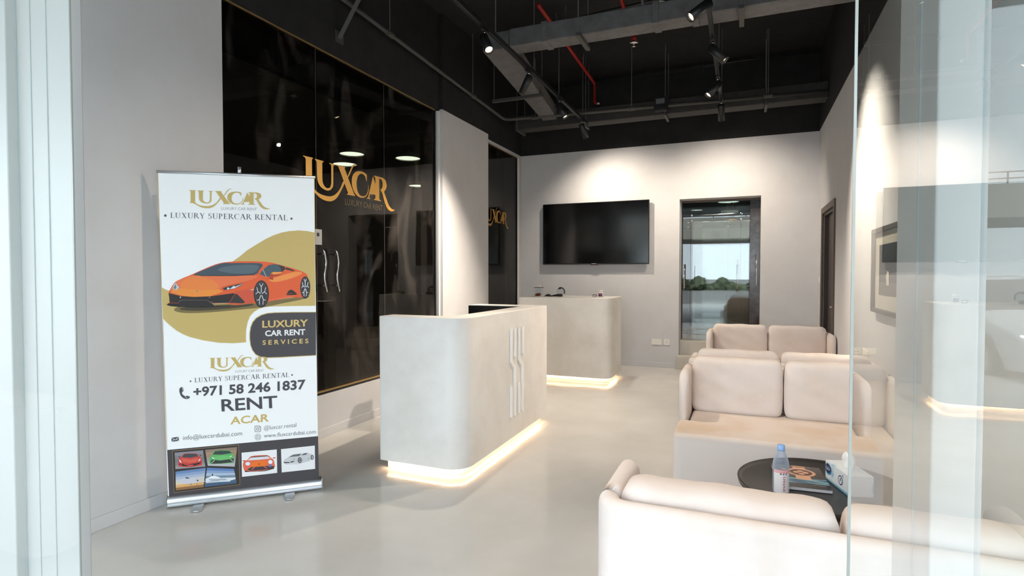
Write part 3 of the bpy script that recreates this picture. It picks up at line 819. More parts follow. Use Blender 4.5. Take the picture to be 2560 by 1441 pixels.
# the maker's name in Arabic script on the drop
stroke(b, [(-0.111, 0.066), (-0.111, 0.053), (-0.104, 0.050), (-0.099, 0.052), (-0.099, 0.059)], 0.0017, FA, 3)
stroke(b, [(-0.094, 0.066), (-0.094, 0.052)], 0.0017, FA, 3)
stroke(b, [(-0.088, 0.052), (-0.080, 0.052), (-0.078, 0.058), (-0.083, 0.060), (-0.084, 0.053)], 0.0017, FA, 3)
for u, z in ((-0.105, 0.059), (-0.080, 0.066)):
    poly(b, [FA(u + 0.002 * math.cos(a), z + 0.002 * math.sin(a)) for a in [2 * PI * k / 8 for k in range(8)]], 3)
cx = 0.035
poly(b, [F2(cx + 0.020 * math.cos(2 * PI * k / 24), 0.045 + 0.021 * math.sin(2 * PI * k / 24)) for k in range(24)], 0)
poly(b, [F3(cx + 0.0155 * math.cos(2 * PI * k / 24), 0.045 + 0.0165 * math.sin(2 * PI * k / 24)) for k in range(24)], 3)
stroke(b, [(cx - 0.004, 0.034), (cx - 0.001, 0.052), (cx + 0.006, 0.055), (cx + 0.003, 0.042)], 0.0018, lambda u, z: tbx(u, -TD - 0.0015, z), 0)
stroke(b, [(0.058, 0.074), (0.052, 0.070), (0.060, 0.068)], 0.0015, F3, 0)
obj('side_print', b, [flat(40, 40, 88), flat(70, 160, 206), flat(120, 190, 222), flat(240, 242, 246)], carton, fix=False)['kind'] = 'stuff'
b = BM()
N = 18
rows = []
for j, (rr, z) in enumerate(((0.030, TH + 0.001), (0.034, TH + 0.018), (0.040, TH + 0.036), (0.036, TH + 0.052), (0.020, TH + 0.066))):
    rows.append([b.verts.new(tbx((rr * 1.25) * math.cos(2 * PI * k / N) * (1 + 0.22 * math.sin(3 * k + j)) - 0.004, rr * 0.42 * math.sin(2 * PI * k / N) * (1 + 0.4 * math.sin(5 * k + 2 * j)), z + 0.012 * math.sin(2.1 * k + j * 0.8) * j / 4)) for k in range(N)])
for r0, r1 in zip(rows, rows[1:]):
    for k in range(N):
        b.faces.new((r0[k], r0[(k + 1) % N], r1[(k + 1) % N], r1[k]))
b.faces.new(rows[-1])
obj('tissue', b, mat('tissue_paper', rgb(246, 246, 246), 0.9), t, smooth=True, sub=1)

# ================================================================ RECEPTION DESK
led_m = mat('led_warm', rgb(255, 216, 172), 0.5, emit=LED_E)
led_base = mat('led_profile', rgb(246, 240, 230), 0.6)
def led_run(parent, path, zc, inward):
    """diodes along a path (list of (x, y)), sitting on the recessed plinth under the body"""
    b = BM()
    acc = 0.0
    for (x0, y0), (x1, y1) in zip(path, path[1:]):
        L = math.hypot(x1 - x0, y1 - y0)
        dx, dy = (x1 - x0) / L, (y1 - y0) / L
        nx, ny = dy, -dx
        s = acc
        while s < L:
            x, y = x0 + dx * s, y0 + dy * s
            hw = 0.0035
            poly(b, [(x - dx * hw + nx * 0.004, y - dy * hw + ny * 0.004, zc), (x + dx * hw + nx * 0.004, y + dy * hw + ny * 0.004, zc), (x + dx * hw + nx * 0.010, y + dy * hw + ny * 0.010, zc), (x - dx * hw + nx * 0.010, y - dy * hw + ny * 0.010, zc)])
            s += 0.0150
        acc = s - L
    o = obj('led_diode', b, led_m, parent, fix=False)
    o['kind'] = 'stuff'
    b = BM()
    prev = None
    for i, (x, y) in enumerate(path):
        q0 = path[max(i - 1, 0)]; q1 = path[min(i + 1, len(path) - 1)]
        d = Vector((q1[0] - q0[0], q1[1] - q0[1], 0)).normalized()
        nn = Vector((d.y, -d.x, 0))
        pr = [Vector((x, y, zc + 0.001)), Vector((x, y, zc + 0.006)), Vector((x, y, zc + 0.006)) + nn * 0.014, Vector((x, y, zc + 0.001)) + nn * 0.014]
        ring = [b.verts.new(p) for p in pr]
        if prev:
            for k in range(4):
                b.faces.new((prev[k], prev[(k + 1) % 4], ring[(k + 1) % 4], ring[k]))
        prev = ring
    obj('led_strip', b, led_base, parent)
DZB, DZT = 0.066, 1.10
FX0, FY0, RXX, RY = -2.405, 3.345, -1.732, 5.06
rad = 0.15
outer = [(FX0, FY0)] + arc(RXX - rad, FY0 + rad, rad, 270, 360, 12) + [(RXX, RY)]
body = outer + [(-2.46, RY), (-2.46, RY - 0.19), (-1.915, RY - 0.19)] + [(-1.915, FY0 + 0.26)] + [(-2.0, FY0 + 0.17), (FX0, FY0 + 0.17)]
t = thing('reception_desk', 'pale plaster reception desk with rounded corner and zigzag strips in front of the dark glass', 'desk', (-2.0, 4.2, 0))
b = BM(); prism(b, body, DZB, DZT); obj('body', b, cement_m, t, bevel=0.006)
ins = 0.055
po = [(FX0 + 0.03, FY0 + ins)] + arc(RXX - rad, FY0 + rad, rad - ins, 270, 360, 10) + [(RXX - ins, RY - 0.03)]
b = BM(); prism(b, po + [(-2.42, RY - 0.03), (-2.42, RY - 0.15), (-1.95, RY - 0.15), (-1.95, FY0 + 0.24), (-2.02, FY0 + 0.14), (FX0 + 0.03, FY0 + 0.14)], 0.0, DZB); obj('plinth', b, led_base, t)
led_run(t, [(FX0 + 0.035, FY0 + ins - 0.002)] + [(RXX - rad + (rad - ins + 0.002) * math.cos(math.radians(270 + 9 * i)), FY0 + rad + (rad - ins + 0.002) * math.sin(math.radians(270 + 9 * i))) for i in range(11)] + [(RXX - ins + 0.002, RY - 0.035)], DZB - 0.010, 0)
b = BM(); box(b, -2.462, -1.914, RY - 0.2, RY - 0.19, 0.70, DZT - 0.006); box(b, -1.925, -1.915, FY0 + 0.27, RY - 0.2, 0.70, DZT - 0.02); obj('inner_panel', b, mat('black_laminate', rgb(16, 17, 20), 0.25), t)
b = BM(); box(b, -2.44, -1.925, FY0 + 0.20, RY - 0.2, 0.70, 0.74); obj('worktop', b, cement_m, t)
strip_m = mat('strip_white', rgb(250, 249, 247), 0.5)
def strip(pts):
    bb = BM()
    a = [bb.verts.new((RXX - 0.002, y, z)) for y, z in pts]
    c = [bb.verts.new((RXX + 0.013, y, z)) for y, z in pts]
    bb.faces.new(a); bb.faces.new(c[::-1])
    for i in range(len(pts)):
        j = (i + 1) % len(pts)
        bb.faces.new((a[i], c[i], c[j], a[j]))
    obj('logo_strip', bb, strip_m, t)
for y in (4.150, 4.318):
    d = 0.030
    strip([(y, 0.955), (y + d, 0.955), (y + d, 0.705), (y + d + 0.072, 0.640), (y + d + 0.072, 0.238), (y + 0.072, 0.246), (y + 0.072, 0.640 - 0.01), (y, 0.690)])
    strip([(y, 0.505), (y + d, 0.490), (y + d, 0.238), (y, 0.246)])
    strip([(y + 0.080, 0.955), (y + 0.080 + d, 0.955), (y + 0.080 + d, 0.715), (y + 0.080, 0.735)])
    if y > 4.2:
        pass

# ================================================================ REFRESHMENT BAR
GX0, GX1, GY0, GY1, GZ = -2.80, -1.560, 7.02, 7.69, 1.090
t = thing('bar_counter', 'pale plaster bar counter lit along its foot, under the television', 'bar counter', (-2.2, 7.35, 0))
r2 = 0.12
bp = [(GX0, GY0)] + arc(GX1 - r2, GY0 + r2, r2, 270, 360, 12) + [(GX1, GY1), (GX0, GY1)]
b = BM(); prism(b, bp, DZB, GZ); obj('body', b, cement_m, t, bevel=0.006)
b = BM(); prism(b, [(GX0 + 0.03, GY0 + ins)] + arc(GX1 - r2, GY0 + r2, r2 - ins, 270, 360, 10) + [(GX1 - ins, GY1 - 0.03), (GX0 + 0.03, GY1 - 0.03)], 0, DZB); obj('plinth', b, led_base, t)
led_run(t, [(GX0 + 0.035, GY0 + ins - 0.002)] + [(GX1 - r2 + (r2 - ins + 0.002) * math.cos(math.radians(270 + 9 * i)), GY0 + r2 + (r2 - ins + 0.002) * math.sin(math.radians(270 + 9 * i))) for i in range(11)] + [(GX1 - ins + 0.002, GY1 - 0.035)], DZB - 0.010, 0)

# things on the bar
jar_glass = glass_mat('jar_glass', (0.90, 0.92, 0.93, 1))
t = thing('storage_jar', 'clear square jar with white lid and reddish contents at the left of the bar', 'jar', (-2.64, 7.36, GZ))
jx, jy = -2.64, 7.36
b = BM(); box(b, jx - 0.05, jx + 0.05, jy - 0.05, jy + 0.05, GZ + 0.001, GZ + 0.125); obj('vessel', b, jar_glass, t, bevel=0.008)
b = BM(); box(b, jx - 0.060, jx + 0.060, jy - 0.06, jy + 0.06, GZ + 0.126, GZ + 0.140); box(b, jx - 0.025, jx + 0.025, jy - 0.025, jy + 0.025, GZ + 0.140, GZ + 0.150); obj('lid', b, white_plastic, t, bevel=0.005)
b = BM(); box(b, jx - 0.053, jx + 0.053, jy - 0.053, jy + 0.053, GZ + 0.117, GZ + 0.126); obj('seal', b, flat(74, 66, 72), t)
b = BM()
for k in range(16):
    rr = random.uniform(0.012, 0.018)
    bmesh.ops.create_icosphere(b, subdivisions=1, radius=rr, matrix=Matrix.Translation((jx + random.uniform(-0.034, 0.03), jy + random.uniform(-0.03, 0.03), GZ + 0.015 + random.uniform(0, 0.014))))
obj('contents', b, flat(150, 62, 34), t)['kind'] = 'stuff'
t = thing('cloth', 'small black cloth lying crumpled beside the jar on the bar', 'cloth', (-2.50, 7.36, GZ))
b = BM()
for i in range(1):
    g = {}
    for u in range(9):
        for vv in range(7):
            x = -0.065 + 0.13 * u / 8; y = -0.045 + 0.09 * vv / 6
            h = 0.034 * math.exp(-(x / 0.04) ** 2) * (1 - (abs(y) / 0.055) ** 2) + 0.004 * math.sin(u * 2.1 + vv)
            g[u, vv] = b.verts.new((-2.50 + x, 7.36 + y, GZ + max(0.002, h)))
    for u in range(8):
        for vv in range(6):
            b.faces.new((g[u, vv], g[u + 1, vv], g[u + 1, vv + 1], g[u, vv + 1]))
r = bmesh.ops.extrude_face_region(b, geom=b.faces[:])
for vtx in r['geom']:
    if isinstance(vtx, bmesh.types.BMVert):
        vtx.co.z = GZ + 0.0005
o = obj('fabric', b, black_plastic, t, smooth=True)
t = thing('glass_teapot', 'round glass teapot with black handle lying on the bar', 'teapot', (-2.33, 7.36, GZ))
px_, py_, pz_ = -2.325, 7.36, GZ + 0.062
b = BM(); lathe(b, [(0, -0.056), (0.030, -0.050), (0.048, -0.028), (0.056, 0), (0.048, 0.028), (0.030, 0.048), (0, 0.054)], 24, (px_, py_, pz_)); obj('bowl', b, jar_glass, t, smooth=True)
b = BM(); tube(b, [(px_ + 0.058 * math.sin(a), py_, pz_ + 0.058 * math.cos(a)) for a in [(-0.2 + 2.2 * k / 14) for k in range(15)]], 0.008, 8); obj('handle', b, black_plastic, t, smooth=True)
b = BM(); lathe(b, [(0, 0.04), (0.026, 0.04), (0.026, 0.052), (0.008, 0.056), (0.008, 0.066), (0, 0.066)], 16, (px_, py_, pz_), (-0.25, 0, 1)); obj('lid', b, black_plastic, t, smooth=True)
b = BM(); tube(b, [(px_ - 0.12, py_ - 0.07, GZ + 0.006), (px_ - 0.07, py_ - 0.07, GZ + 0.014), (px_ - 0.01, py_ - 0.07, GZ + 0.020), (px_ + 0.045, py_ - 0.07, GZ + 0.020)], [0.006, 0.011, 0.019, 0.019], 10)
k_ = thing('ladle', 'black long-handled scoop lying in front of the glass teapot', 'scoop', (px_, py_ - 0.07, GZ))
obj('bowl', b, black_plastic, k_, smooth=True)
b = BM(); tube(b, [(px_ - 0.17, py_ - 0.07, GZ + 0.006), (px_ - 0.118, py_ - 0.07, GZ + 0.006)], 0.0055, 8); obj('handle', b, black_plastic, k_, smooth=True)
t = thing('ring_box', 'small metallic ring-shaped tin beside the white pill bottle on the bar', 'tin', (-1.845, 7.34, GZ))
b = BM(); lathe(b, [(0, 0.001), (0.030, 0.001), (0.030, 0.030), (0.024, 0.034), (0, 0.034)], 20, (-1.845, 7.34, GZ)); obj('body', b, mat('brass_dark', rgb(112, 98, 76), 0.3, 0.7), t, smooth=True)
b = BM(); lathe(b, [(0.0302, 0.006), (0.031, 0.007), (0.031, 0.026), (0.0302, 0.027)], 20, (-1.845, 7.34, GZ)); obj('band', b, chrome, t, smooth=True)
t = thing('pill_bottle', 'white pill bottle with a purple label at the right of the bar', 'bottle', (-1.770, 7.37, GZ))
ox, oy = -1.770, 7.37
b = BM(); lathe(b, [(0, 0.001), (0.034, 0.001), (0.036, 0.006), (0.036, 0.058), (0.028, 0.066), (0.022, 0.068), (0, 0.068)], 24, (ox, oy, GZ)); obj('body', b, white_plastic, t, smooth=True)
b = BM(); lathe(b, [(0, 0.069), (0.026, 0.069), (0.026, 0.088), (0.024, 0.091), (0, 0.091)], 24, (ox, oy, GZ)); obj('cap', b, white_plastic, t, smooth=True)
b = BM()
for k in range(10):
    a0, a1 = -2.3 + 1.5 * k / 10, -2.3 + 1.5 * (k + 1) / 10
    poly(b, [(ox + 0.0365 * math.cos(a), oy + 0.0365 * math.sin(a), GZ + z) for a, z in ((a0, 0.010), (a1, 0.010), (a1, 0.050), (a0, 0.050))])
lb_ = obj('label', b, flat(104, 46, 82), t, fix=False)
b = BM(); poly(b, [(ox + 0.0370 * math.cos(a), oy + 0.0370 * math.sin(a), GZ + z) for a, z in ((-1.75, 0.034), (-1.40, 0.034), (-1.40, 0.038), (-1.75, 0.038))]); obj('label_lettering', b, flat(226, 214, 222), lb_, fix=False)

# ================================================================ TELEVISION
TVY = YB - 0.085
sc = (TVY - 0) / YB
x0, x1, z0, z1 = -3.022 * sc, -1.339 * sc, 1.4 + (1.547 - 1.4) * sc, 1.4 + (2.513 - 1.4) * sc
t = thing('television', 'large black wall television above the bar counter', 'television', ((x0 + x1) / 2, TVY, z0))
b = BM(); box(b, x0, x1, TVY, TVY + 0.04, z0, z1); obj('casing', b, black_plastic, t, bevel=0.004)
b = BM(); box(b, x0 + 0.008, x1 - 0.008, TVY - 0.003, TVY, z0 + 0.018, z1 - 0.008); obj('screen', b, screen_m, t)
xm = (x0 + x1) / 2
b = BM(); box(b, xm - 0.05, xm + 0.06, TVY - 0.002, TVY + 0.02, z0 - 0.012, z0); obj('sensor_bar', b, black_plastic, t)
b = BM(); text_on(b, 'SAMSUNG', lambda a, c: (xm - 0.035 + 0.07 * a, TVY - 0.0045, z0 + 0.004 + 0.011 * c), 0.02)
obj('brand_lettering', b, flat(226, 226, 230), t, fix=False)['kind'] = 'stuff'
b = BM(); lathe(b, [(0, 0), (0.004, 0), (0, 0.002)], 10, (xm + 0.045, TVY - 0.002, z0 - 0.006), (0, -1, 0)); obj('standby_light', b, mat('standby_red', rgb(255, 40, 30), 0.4, emit=1.0), t)
b = BM(); box(b, xm - 0.3, xm + 0.3, TVY + 0.04, YB - 0.001, (z0 + z1) / 2 - 0.2, (z0 + z1) / 2 + 0.2); obj('wall_bracket', b, black_metal, t)

# ================================================================ SOCKETS, SWITCH, PICTURE
def plate(name, label, cat, axis, c, wd, hg, holes=True, m=white_plastic):
    t = thing(name, label, cat, c)
    def bx(bm, a0, a1, z0, z1, d0, d1):
        if axis == 'y': box(bm, c[0] + a0, c[0] + a1, c[1] - d1, c[1] - d0, c[2] + z0, c[2] + z1)
        else: box(bm, c[0] - d1, c[0] - d0, c[1] + a0, c[1] + a1, c[2] + z0, c[2] + z1)
    b = BM(); bx(b, -wd / 2, wd / 2, -hg / 2, hg / 2, 0, 0.009); obj('faceplate', b, m, t, bevel=0.002)
    if holes:
        for a, z, hw, hh in ((0, 0.020, 0.003, 0.007), (-0.013, -0.008, 0.006, 0.003), (0.013, -0.008, 0.006, 0.003)):
            b = BM(); bx(b, a - hw, a + hw, z - hh, z + hh, 0.009, 0.0096); obj('socket_hole', b, flat(60, 58, 56), t)
        b = BM(); bx(b, 0.024, 0.036, 0.018, 0.034, 0.009, 0.013); obj('rocker', b, m, t)
    else:
        b = BM(); bx(b, -wd / 2 + 0.012, wd / 2 - 0.012, -hg / 2 + 0.012, hg / 2 - 0.012, 0.009, 0.011); obj('cover', b, m, t)
    return t
plate('wall_socket', 'single white wall socket beside the rear doorway', 'socket', 'y', (-1.069, YB, 0.382), 0.088, 0.088)
plate('blank_plate', 'wide white blank wall plate left of the socket near the rear doorway', 'wall plate', 'y', (-1.215, YB, 0.380), 0.150, 0.088, False)
plate('wall_socket', 'single white wall socket on the right wall seen beside the glass door edge', 'socket', 'x', (XR, 5.66, 0.70), 0.088, 0.088)
plate('blank_plate', 'wide white blank plate on the right wall beside a socket', 'wall plate', 'x', (XR, 5.28, 0.74), 0.24, 0.10, False)
plate('light_switch', 'white light switch on the right wall by the brown door', 'switch', 'x', (XR, 8.38, 1.32), 0.088, 0.088, False)
t = thing('framed_picture', 'framed dark picture with pale mount on the right wall', 'picture', (XR, 4.4, 1.42))
PY0, PY1, PZ0, PZ1 = 3.95, 4.93, 1.12, 1.725
frame_m = mat('frame_grey', rgb(84, 78, 72), 0.4)
for y0, y1, zz0, zz1 in ((PY0, PY1, PZ1 - 0.03, PZ1), (PY0, PY1, PZ0, PZ0 + 0.03), (PY0, PY0 + 0.03, PZ0 + 0.03, PZ1 - 0.03), (PY1 - 0.03, PY1, PZ0 + 0.03, PZ1 - 0.03)):
    b = BM(); box(b, XR - 0.035, XR, y0, y1, zz0, zz1); obj('frame', b, frame_m, t)
b = BM(); box(b, XR - 0.012, XR, PY0 + 0.03, PY1 - 0.03, PZ0 + 0.03, PZ1 - 0.03); obj('mount', b, flat(196, 190, 176), t)
b = BM(); box(b, XR - 0.014, XR - 0.012, PY0 + 0.16, PY1 - 0.17, PZ0 + 0.13, PZ1 - 0.12)
pr_ = obj('print', b, flat(44, 48, 52), t)
b = BM()
X_ = XR - 0.0146
poly(b, [(X_, y, z) for y, z in ((PY0 + 0.16, PZ0 + 0.13), (PY1 - 0.17, PZ0 + 0.13), (PY1 - 0.17, PZ0 + 0.22), (PY0 + 0.16, PZ0 + 0.22))], 1)
poly(b, [(X_ - 0.0004, y, z) for y, z in ((4.45, PZ0 + 0.20), (4.52, PZ0 + 0.20), (4.54, PZ0 + 0.26), (4.50, PZ0 + 0.30), (4.46, PZ0 + 0.29))], 0)
obj('print_shapes', b, [flat(206, 198, 182), flat(104, 100, 92)], pr_, fix=False)['kind'] = 'stuff'

# ================================================================ CEILING SERVICES
def rod(b, x, y, z0, z1=ZC, r=0.0042):
    tube(b, [(x, y, z0), (x, y, z1)], r, 6)
def part_rod(parent, x, y, z0, z1=ZC, r=0.0045, name='hanger_rod'):
    b = BM(); rod(b, x, y, z0, z1, r); return obj(name, b, rod_m, parent)
# main duct, branch, rear duct
t = thing('air_duct', 'long dark grey wrapped duct crossing the front of the black ceiling', 'duct', (-0.6, 5.2, 3.6))
b = BM(); box(b, -2.14, -0.42, 5.10, 5.31, 3.600, 3.775); box(b, -0.42, XR, 5.08, 5.33, 3.598, 3.86); obj('duct_body', b, duct_m, t, bevel=0.012)
for x in (-1.78, -0.75, -0.42):
    b = BM(); box(b, x - 0.03, x + 0.03, 5.09, 5.32, 3.594, 3.785); obj('joint_collar', b, duct_m, t, bevel=0.006)
for x in (-1.43, -0.05):
    b = BM(); box(b, x - 0.02, x + 0.02, 5.02, 5.40, 3.565, 3.596); obj('strut', b, pipe_m, t)
    part_rod(t, x, 5.04, 3.57); part_rod(t, x, 5.38, 3.57)
t = thing('air_duct', 'short dark duct running back beside the left lighting track', 'duct', (-2.4, 6.5, 3.6))
b = BM(); prism(b, [(-2.43, 5.12), (-2.145, 5.12), (-2.50, 7.75), (-2.72, 7.75)], 3.602, 3.775); obj('duct_body', b, duct_m, t, bevel=0.01)
b = BM(); box(b, -2.98, -2.30, 6.55, 6.59, 3.565, 3.600); obj('strut', b, pipe_m, t)
part_rod(t, -2.96, 6.57, 3.57); part_rod(t, -2.32, 6.57, 3.57)
rear_duct = mat('rear_duct_wrap', rgb(54, 52, 51), 0.75, noise=(9, rgb(44, 42, 41), 0.35, 0.7), bump=(14, 0.5, 0.01))
t = thing('air_duct', 'low dark duct along the top of the rear wall', 'duct', (-1.1, 7.9, 3.52))
b = BM(); box(b, -3.17, XR, 7.76, 8.00, 3.52, 3.72); obj('duct_body', b, rear_duct, t, bevel=0.012)
for x in (-3.11, -2.12, -1.0, 0.22):
    b = BM(); box(b, x - 0.015, x + 0.015, 7.70, 8.05, 3.49, 3.517); obj('strut', b, pipe_m, t)
    part_rod(t, x, 7.72, 3.49); part_rod(t, x, 8.03, 3.49)
# conduits
t = thing('conduit', 'grey conduit running along the left wall then across the rear above the bar', 'conduit', (-3.2, 5.5, 3.7))
zz = lambda y: 3.746 - (y - 3.976) * 0.0417
b = BM(); tube(b, [(-3.2, 2.2, zz(2.2)), (-3.2, 7.40, zz(7.40)), (-3.185, 7.46, 3.602), (-3.12, 7.485, 3.60), (XR, 7.74, 3.585)], 0.021, 10); obj('pipe', b, pipe_m, t, smooth=True)
for y in (4.65, 6.45):
    b = BM(); tube(b, [(-3.2, y - 0.05, zz(y - 0.05)), (-3.2, y + 0.05, zz(y + 0.05))], 0.029, 10); obj('clamp', b, pipe_m, t)
    part_rod(t, -3.2, y, zz(y))
for x in (-2.75, -1.42, 0.24):
    yy = 7.485 + (x + 3.12) * 0.0634
    b = BM(); tube(b, [(x - 0.05, yy, 3.594), (x + 0.05, yy, 3.594)], 0.028, 10); obj('clamp', b, pipe_m, t)
    part_rod(t, x, yy, 3.6)
t = thing('conduit', 'thin dark conduit high on the rear wall just below the black ceiling', 'conduit', (-1.0, 8.58, 4.35))
b = BM(); tube(b, [(-2.85, 8.58, 4.345), (XR, 8.58, 4.36)], 0.018, 8); obj('pipe', b, black_paint, t, smooth=True)
for x in (-1.9, -0.6, 0.4):
    b = BM(); box(b, x - 0.02, x + 0.02, 8.555, YB, 4.32, 4.385); obj('clip', b, black_paint, t)
t = thing('cable_bundle', 'bundle of black cables slung under the ceiling behind the long duct', 'cables', (-1.9, 6.2, 4.25))
for k, (dy, dz) in enumerate(((0, 0), (0.12, 0.02), (0.25, -0.02))):
    b = BM(); tube(b, [(-2.8, 6.26 + dy, 4.28 + dz), (-2.4, 6.23 + dy, 4.25 + dz), (-0.886, 6.07 + dy, 4.25 + dz), (0.4, 5.94 + dy, 4.28 + dz)], 0.016, 6); obj('cable', b, black_metal, t, smooth=True)
for x, y in ((-1.9, 6.18), (-0.9, 6.08)):
    b = BM(); rod(b, x, y, 4.24, ZC); obj('hanger_rod', b, rod_m, t)
t = thing('brace_strut', 'slanted grey steel strut high on the left above the dark glass', 'strut', (-3.3, 4.04, 3.46))
b = BM(); d0 = Vector((-3.305, 4.04, 3.462)); d1 = Vector((-2.63, 4.04, 4.42))
tube(b, [d0, d1], 0.024, 4); obj('channel', b, pipe_m, t)
b = BM(); box(b, -3.312, -3.300, 3.99, 4.09, 3.42, 3.52); obj('foot_plate', b, pipe_m, t)
# sprinkler pipes
t = thing('sprinkler_pipe', 'red sprinkler pipe with a chrome head hanging behind the long duct', 'sprinkler', (-1.1, 5.9, 3.8))
b = BM(); tube(b, [(-1.22, 5.60, 4.42), (-1.17, 5.72, 4.12), (-1.105, 5.86, 3.93), (-1.085, 5.90, 3.84)], 0.020, 12); obj('pipe', b, red_m, t, smooth=True)
b = BM(); lathe(b, [(0, 0), (0.026, 0), (0.026, 0.045), (0, 0.045)], 14, (-1.083, 5.905, 3.80)); obj('cap', b, red_m, t, smooth=True)
b = BM(); lathe(b, [(0, -0.002), (0.022, -0.002), (0.022, -0.022), (0.044, -0.026), (0.044, -0.030), (0.012, -0.030), (0.006, -0.040), (0.006, -0.058), (0.018, -0.060), (0.018, -0.064), (0, -0.064)], 16, (-1.083, 5.905, 3.80)); obj('head', b, chrome, t, smooth=True)
t = thing('sprinkler_pipe', 'long red sprinkler pipe running back and turning down before the rear wall', 'sprinkler', (-2.08, 7.4, 4.2))
b = BM(); tube(b, [(-2.02, 5.6, 4.2), (-2.075, 8.16, 4.2), (-2.077, 8.20, 4.195), (-2.078, 8.215, 4.17), (-2.078, 8.215, 3.935), (-2.068, 8.215, 3.915), (-2.03, 8.215, 3.91)], 0.022, 12); obj('pipe', b, red_m, t, smooth=True)
b = BM(); lathe(b, [(0, 0), (0.026, 0), (0.026, 0.03), (0, 0.03)], 12, (-2.03, 8.215, 3.91), (1, 0, 0)); obj('nozzle', b, chrome, t)
for y in (6.3, 7.6):
    part_rod(t, -2.035 - (y - 5.6) * 0.0215, y, 4.2)
# smoke detector on its loop of flexible conduit
t = thing('smoke_detector', 'cream smoke detector hanging from a loop of grey flexible conduit', 'smoke detector', (-0.785, 5.68, 3.99))
dx_, dy_, dz_ = -0.785, 5.68, 3.985
b = BM(); lathe(b, [(0, 0), (0.030, 0.0), (0.045, 0.010), (0.052, 0.022), (0.052, 0.044), (0.04, 0.050), (0, 0.050)], 28, (dx_, dy_, dz_)); obj('housing', b, mat('cream_plastic', rgb(238, 232, 210), 0.45), t, smooth=True)
b = BM(); lathe(b, [(0.0485, 0.0165), (0.0500, 0.0165), (0.0500, 0.0195), (0.0485, 0.0195)], 28, (dx_, dy_, dz_)); obj('vent_slot', b, black_plastic, t)
b = BM(); tube(b, [(dx_, dy_, dz_ + 0.05), (dx_ + 0.0, dy_, dz_ + 0.10), (dx_ - 0.02, dy_, dz_ + 0.06), (dx_ - 0.07, dy_, dz_ + 0.005), (dx_ - 0.12, dy_, dz_ + 0.005), (dx_ - 0.17, dy_, dz_ + 0.06), (dx_ - 0.18, dy_, dz_ + 0.14), (dx_ - 0.16, dy_, ZC)], 0.016, 10); obj('flexible_conduit', b, mat('flex_grey', rgb(112, 118, 122), 0.5), t, smooth=True)
# junction box
t = thing('junction_box', 'small black box with a clear window clipped to the rear conduit', 'junction box', (-1.035, 7.60, 3.60))
b = BM(); box(b, -1.125, -0.945, 7.565, 7.585, 3.51, 3.70); obj('backplate', b, black_plastic, t, bevel=0.004)
b = BM(); box(b, -1.095, -0.985, 7.545, 7.565, 3.605, 3.670); obj('window', b, mat('smoked_window', rgb(150, 156, 160), 0.12, 0.6), t)
b = BM(); box(b, -1.11, -0.96, 7.535, 7.565, 3.52, 3.555); obj('latch', b, black_metal, t)

# ================================================================ TRACK LIGHTS
lens_m = mat('spot_lens', rgb(255, 224, 176), 0.4, emit=9.0)
TZZ = 3.5
def track(x, y0, y1, rods, label):
    t = thing('lighting_track', label, 'lighting track', (x, (y0 + y1) / 2, TZZ), 0, 'black lighting tracks')
    b = BM(); box(b, x - 0.018, x + 0.018, y0, y1, TZZ, TZZ + 0.034)
    for s in (-1, 1):
        box(b, x + s * 0.012 - 0.003, x + s * 0.012 + 0.003, y0, y1, TZZ - 0.006, TZZ)
    obj('rail', b, black_metal, t)
    for y in (y0 - 0.012, y1):
        b = BM(); box(b, x - 0.02, x + 0.02, y, y + 0.012, TZZ - 0.006, TZZ + 0.036); obj('end_cap', b, black_plastic, t)
    for y in rods:
        part_rod(t, x, y, TZZ + 0.034)
track(-2.08, 1.7, 7.78, (2.4, 4.65, 5.64, 6.50, 7.72), 'left black lighting track hung from the ceiling over the reception desk')
track(-0.290, 1.7, 7.52, (2.4, 5.15, 6.6, 7.45), 'right black lighting track hung from the ceiling over the sofas')
def spotlight(x, y, d, label, watts=SPOT_W, size=78, on=True):
    d = Vector(d).normalized()
    t = thing('track_spotlight', label, 'spotlight', (x, y, TZZ), 0, 'black cylinder track spotlights')
    b = BM(); box(b, x - 0.016, x + 0.016, y - 0.055, y + 0.055, TZZ - 0.028, TZZ - 0.002); obj('adapter', b, black_plastic, t, bevel=0.003)
    b = BM(); lathe(b, [(0, -0.028), (0.013, -0.028), (0.013, -0.05), (0, -0.05)], 12, (x, y, TZZ)); obj('collar', b, chrome, t, smooth=True)
    k = Vector((x, y, TZZ - 0.062))
    top = k - d * 0.035 + Vector((0, 0, -0.030))
    b = BM(); tube(b, [(x, y, TZZ - 0.05), tuple(k), tuple(k + Vector((0, 0, -0.03)))], 0.009, 8); obj('knuckle', b, black_metal, t, smooth=True)
    R, Ln = 0.0385, 0.20
    b = BM(); lathe(b, [(0, 0), (R - 0.004, 0), (R, 0.004), (R, Ln), (R - 0.004, Ln), (R - 0.008, Ln - 0.022)], 28, top, d); obj('body', b, black_metal, t, smooth=True)
    b = BM(); lathe(b, [(0, Ln - 0.022), (R - 0.008, Ln - 0.022)], 24, top, d); obj('lens', b, lens_m, t)
    ld = bpy.data.lights.new('spot_beam', 'SPOT'); ld.energy = watts; ld.color = (1.0, 0.865, 0.71); ld.spot_size = math.radians(size); ld.spot_blend = 1.0; ld.shadow_soft_size = 0.022
    lo = bpy.data.objects.new('spot_beam', ld); C.objects.link(lo)
    lo.location = top + d * (Ln + 0.004)
    lo.rotation_euler = d.to_track_quat('-Z', 'Y').to_euler()
    adopt(lo, t)
XLt, XRt = -2.08, -0.290
spotlight(XLt, 4.42, (0.45, -0.40, -0.80), 'nearest spotlight on the left track, bright lens turned to the entrance', SPOT_W * 0.42)
spotlight(XLt, 5.48, (-0.45, 0.0, -0.89), 'second spotlight on the left track, tilted towards the wall column', SPOT_W * 0.95, 74)
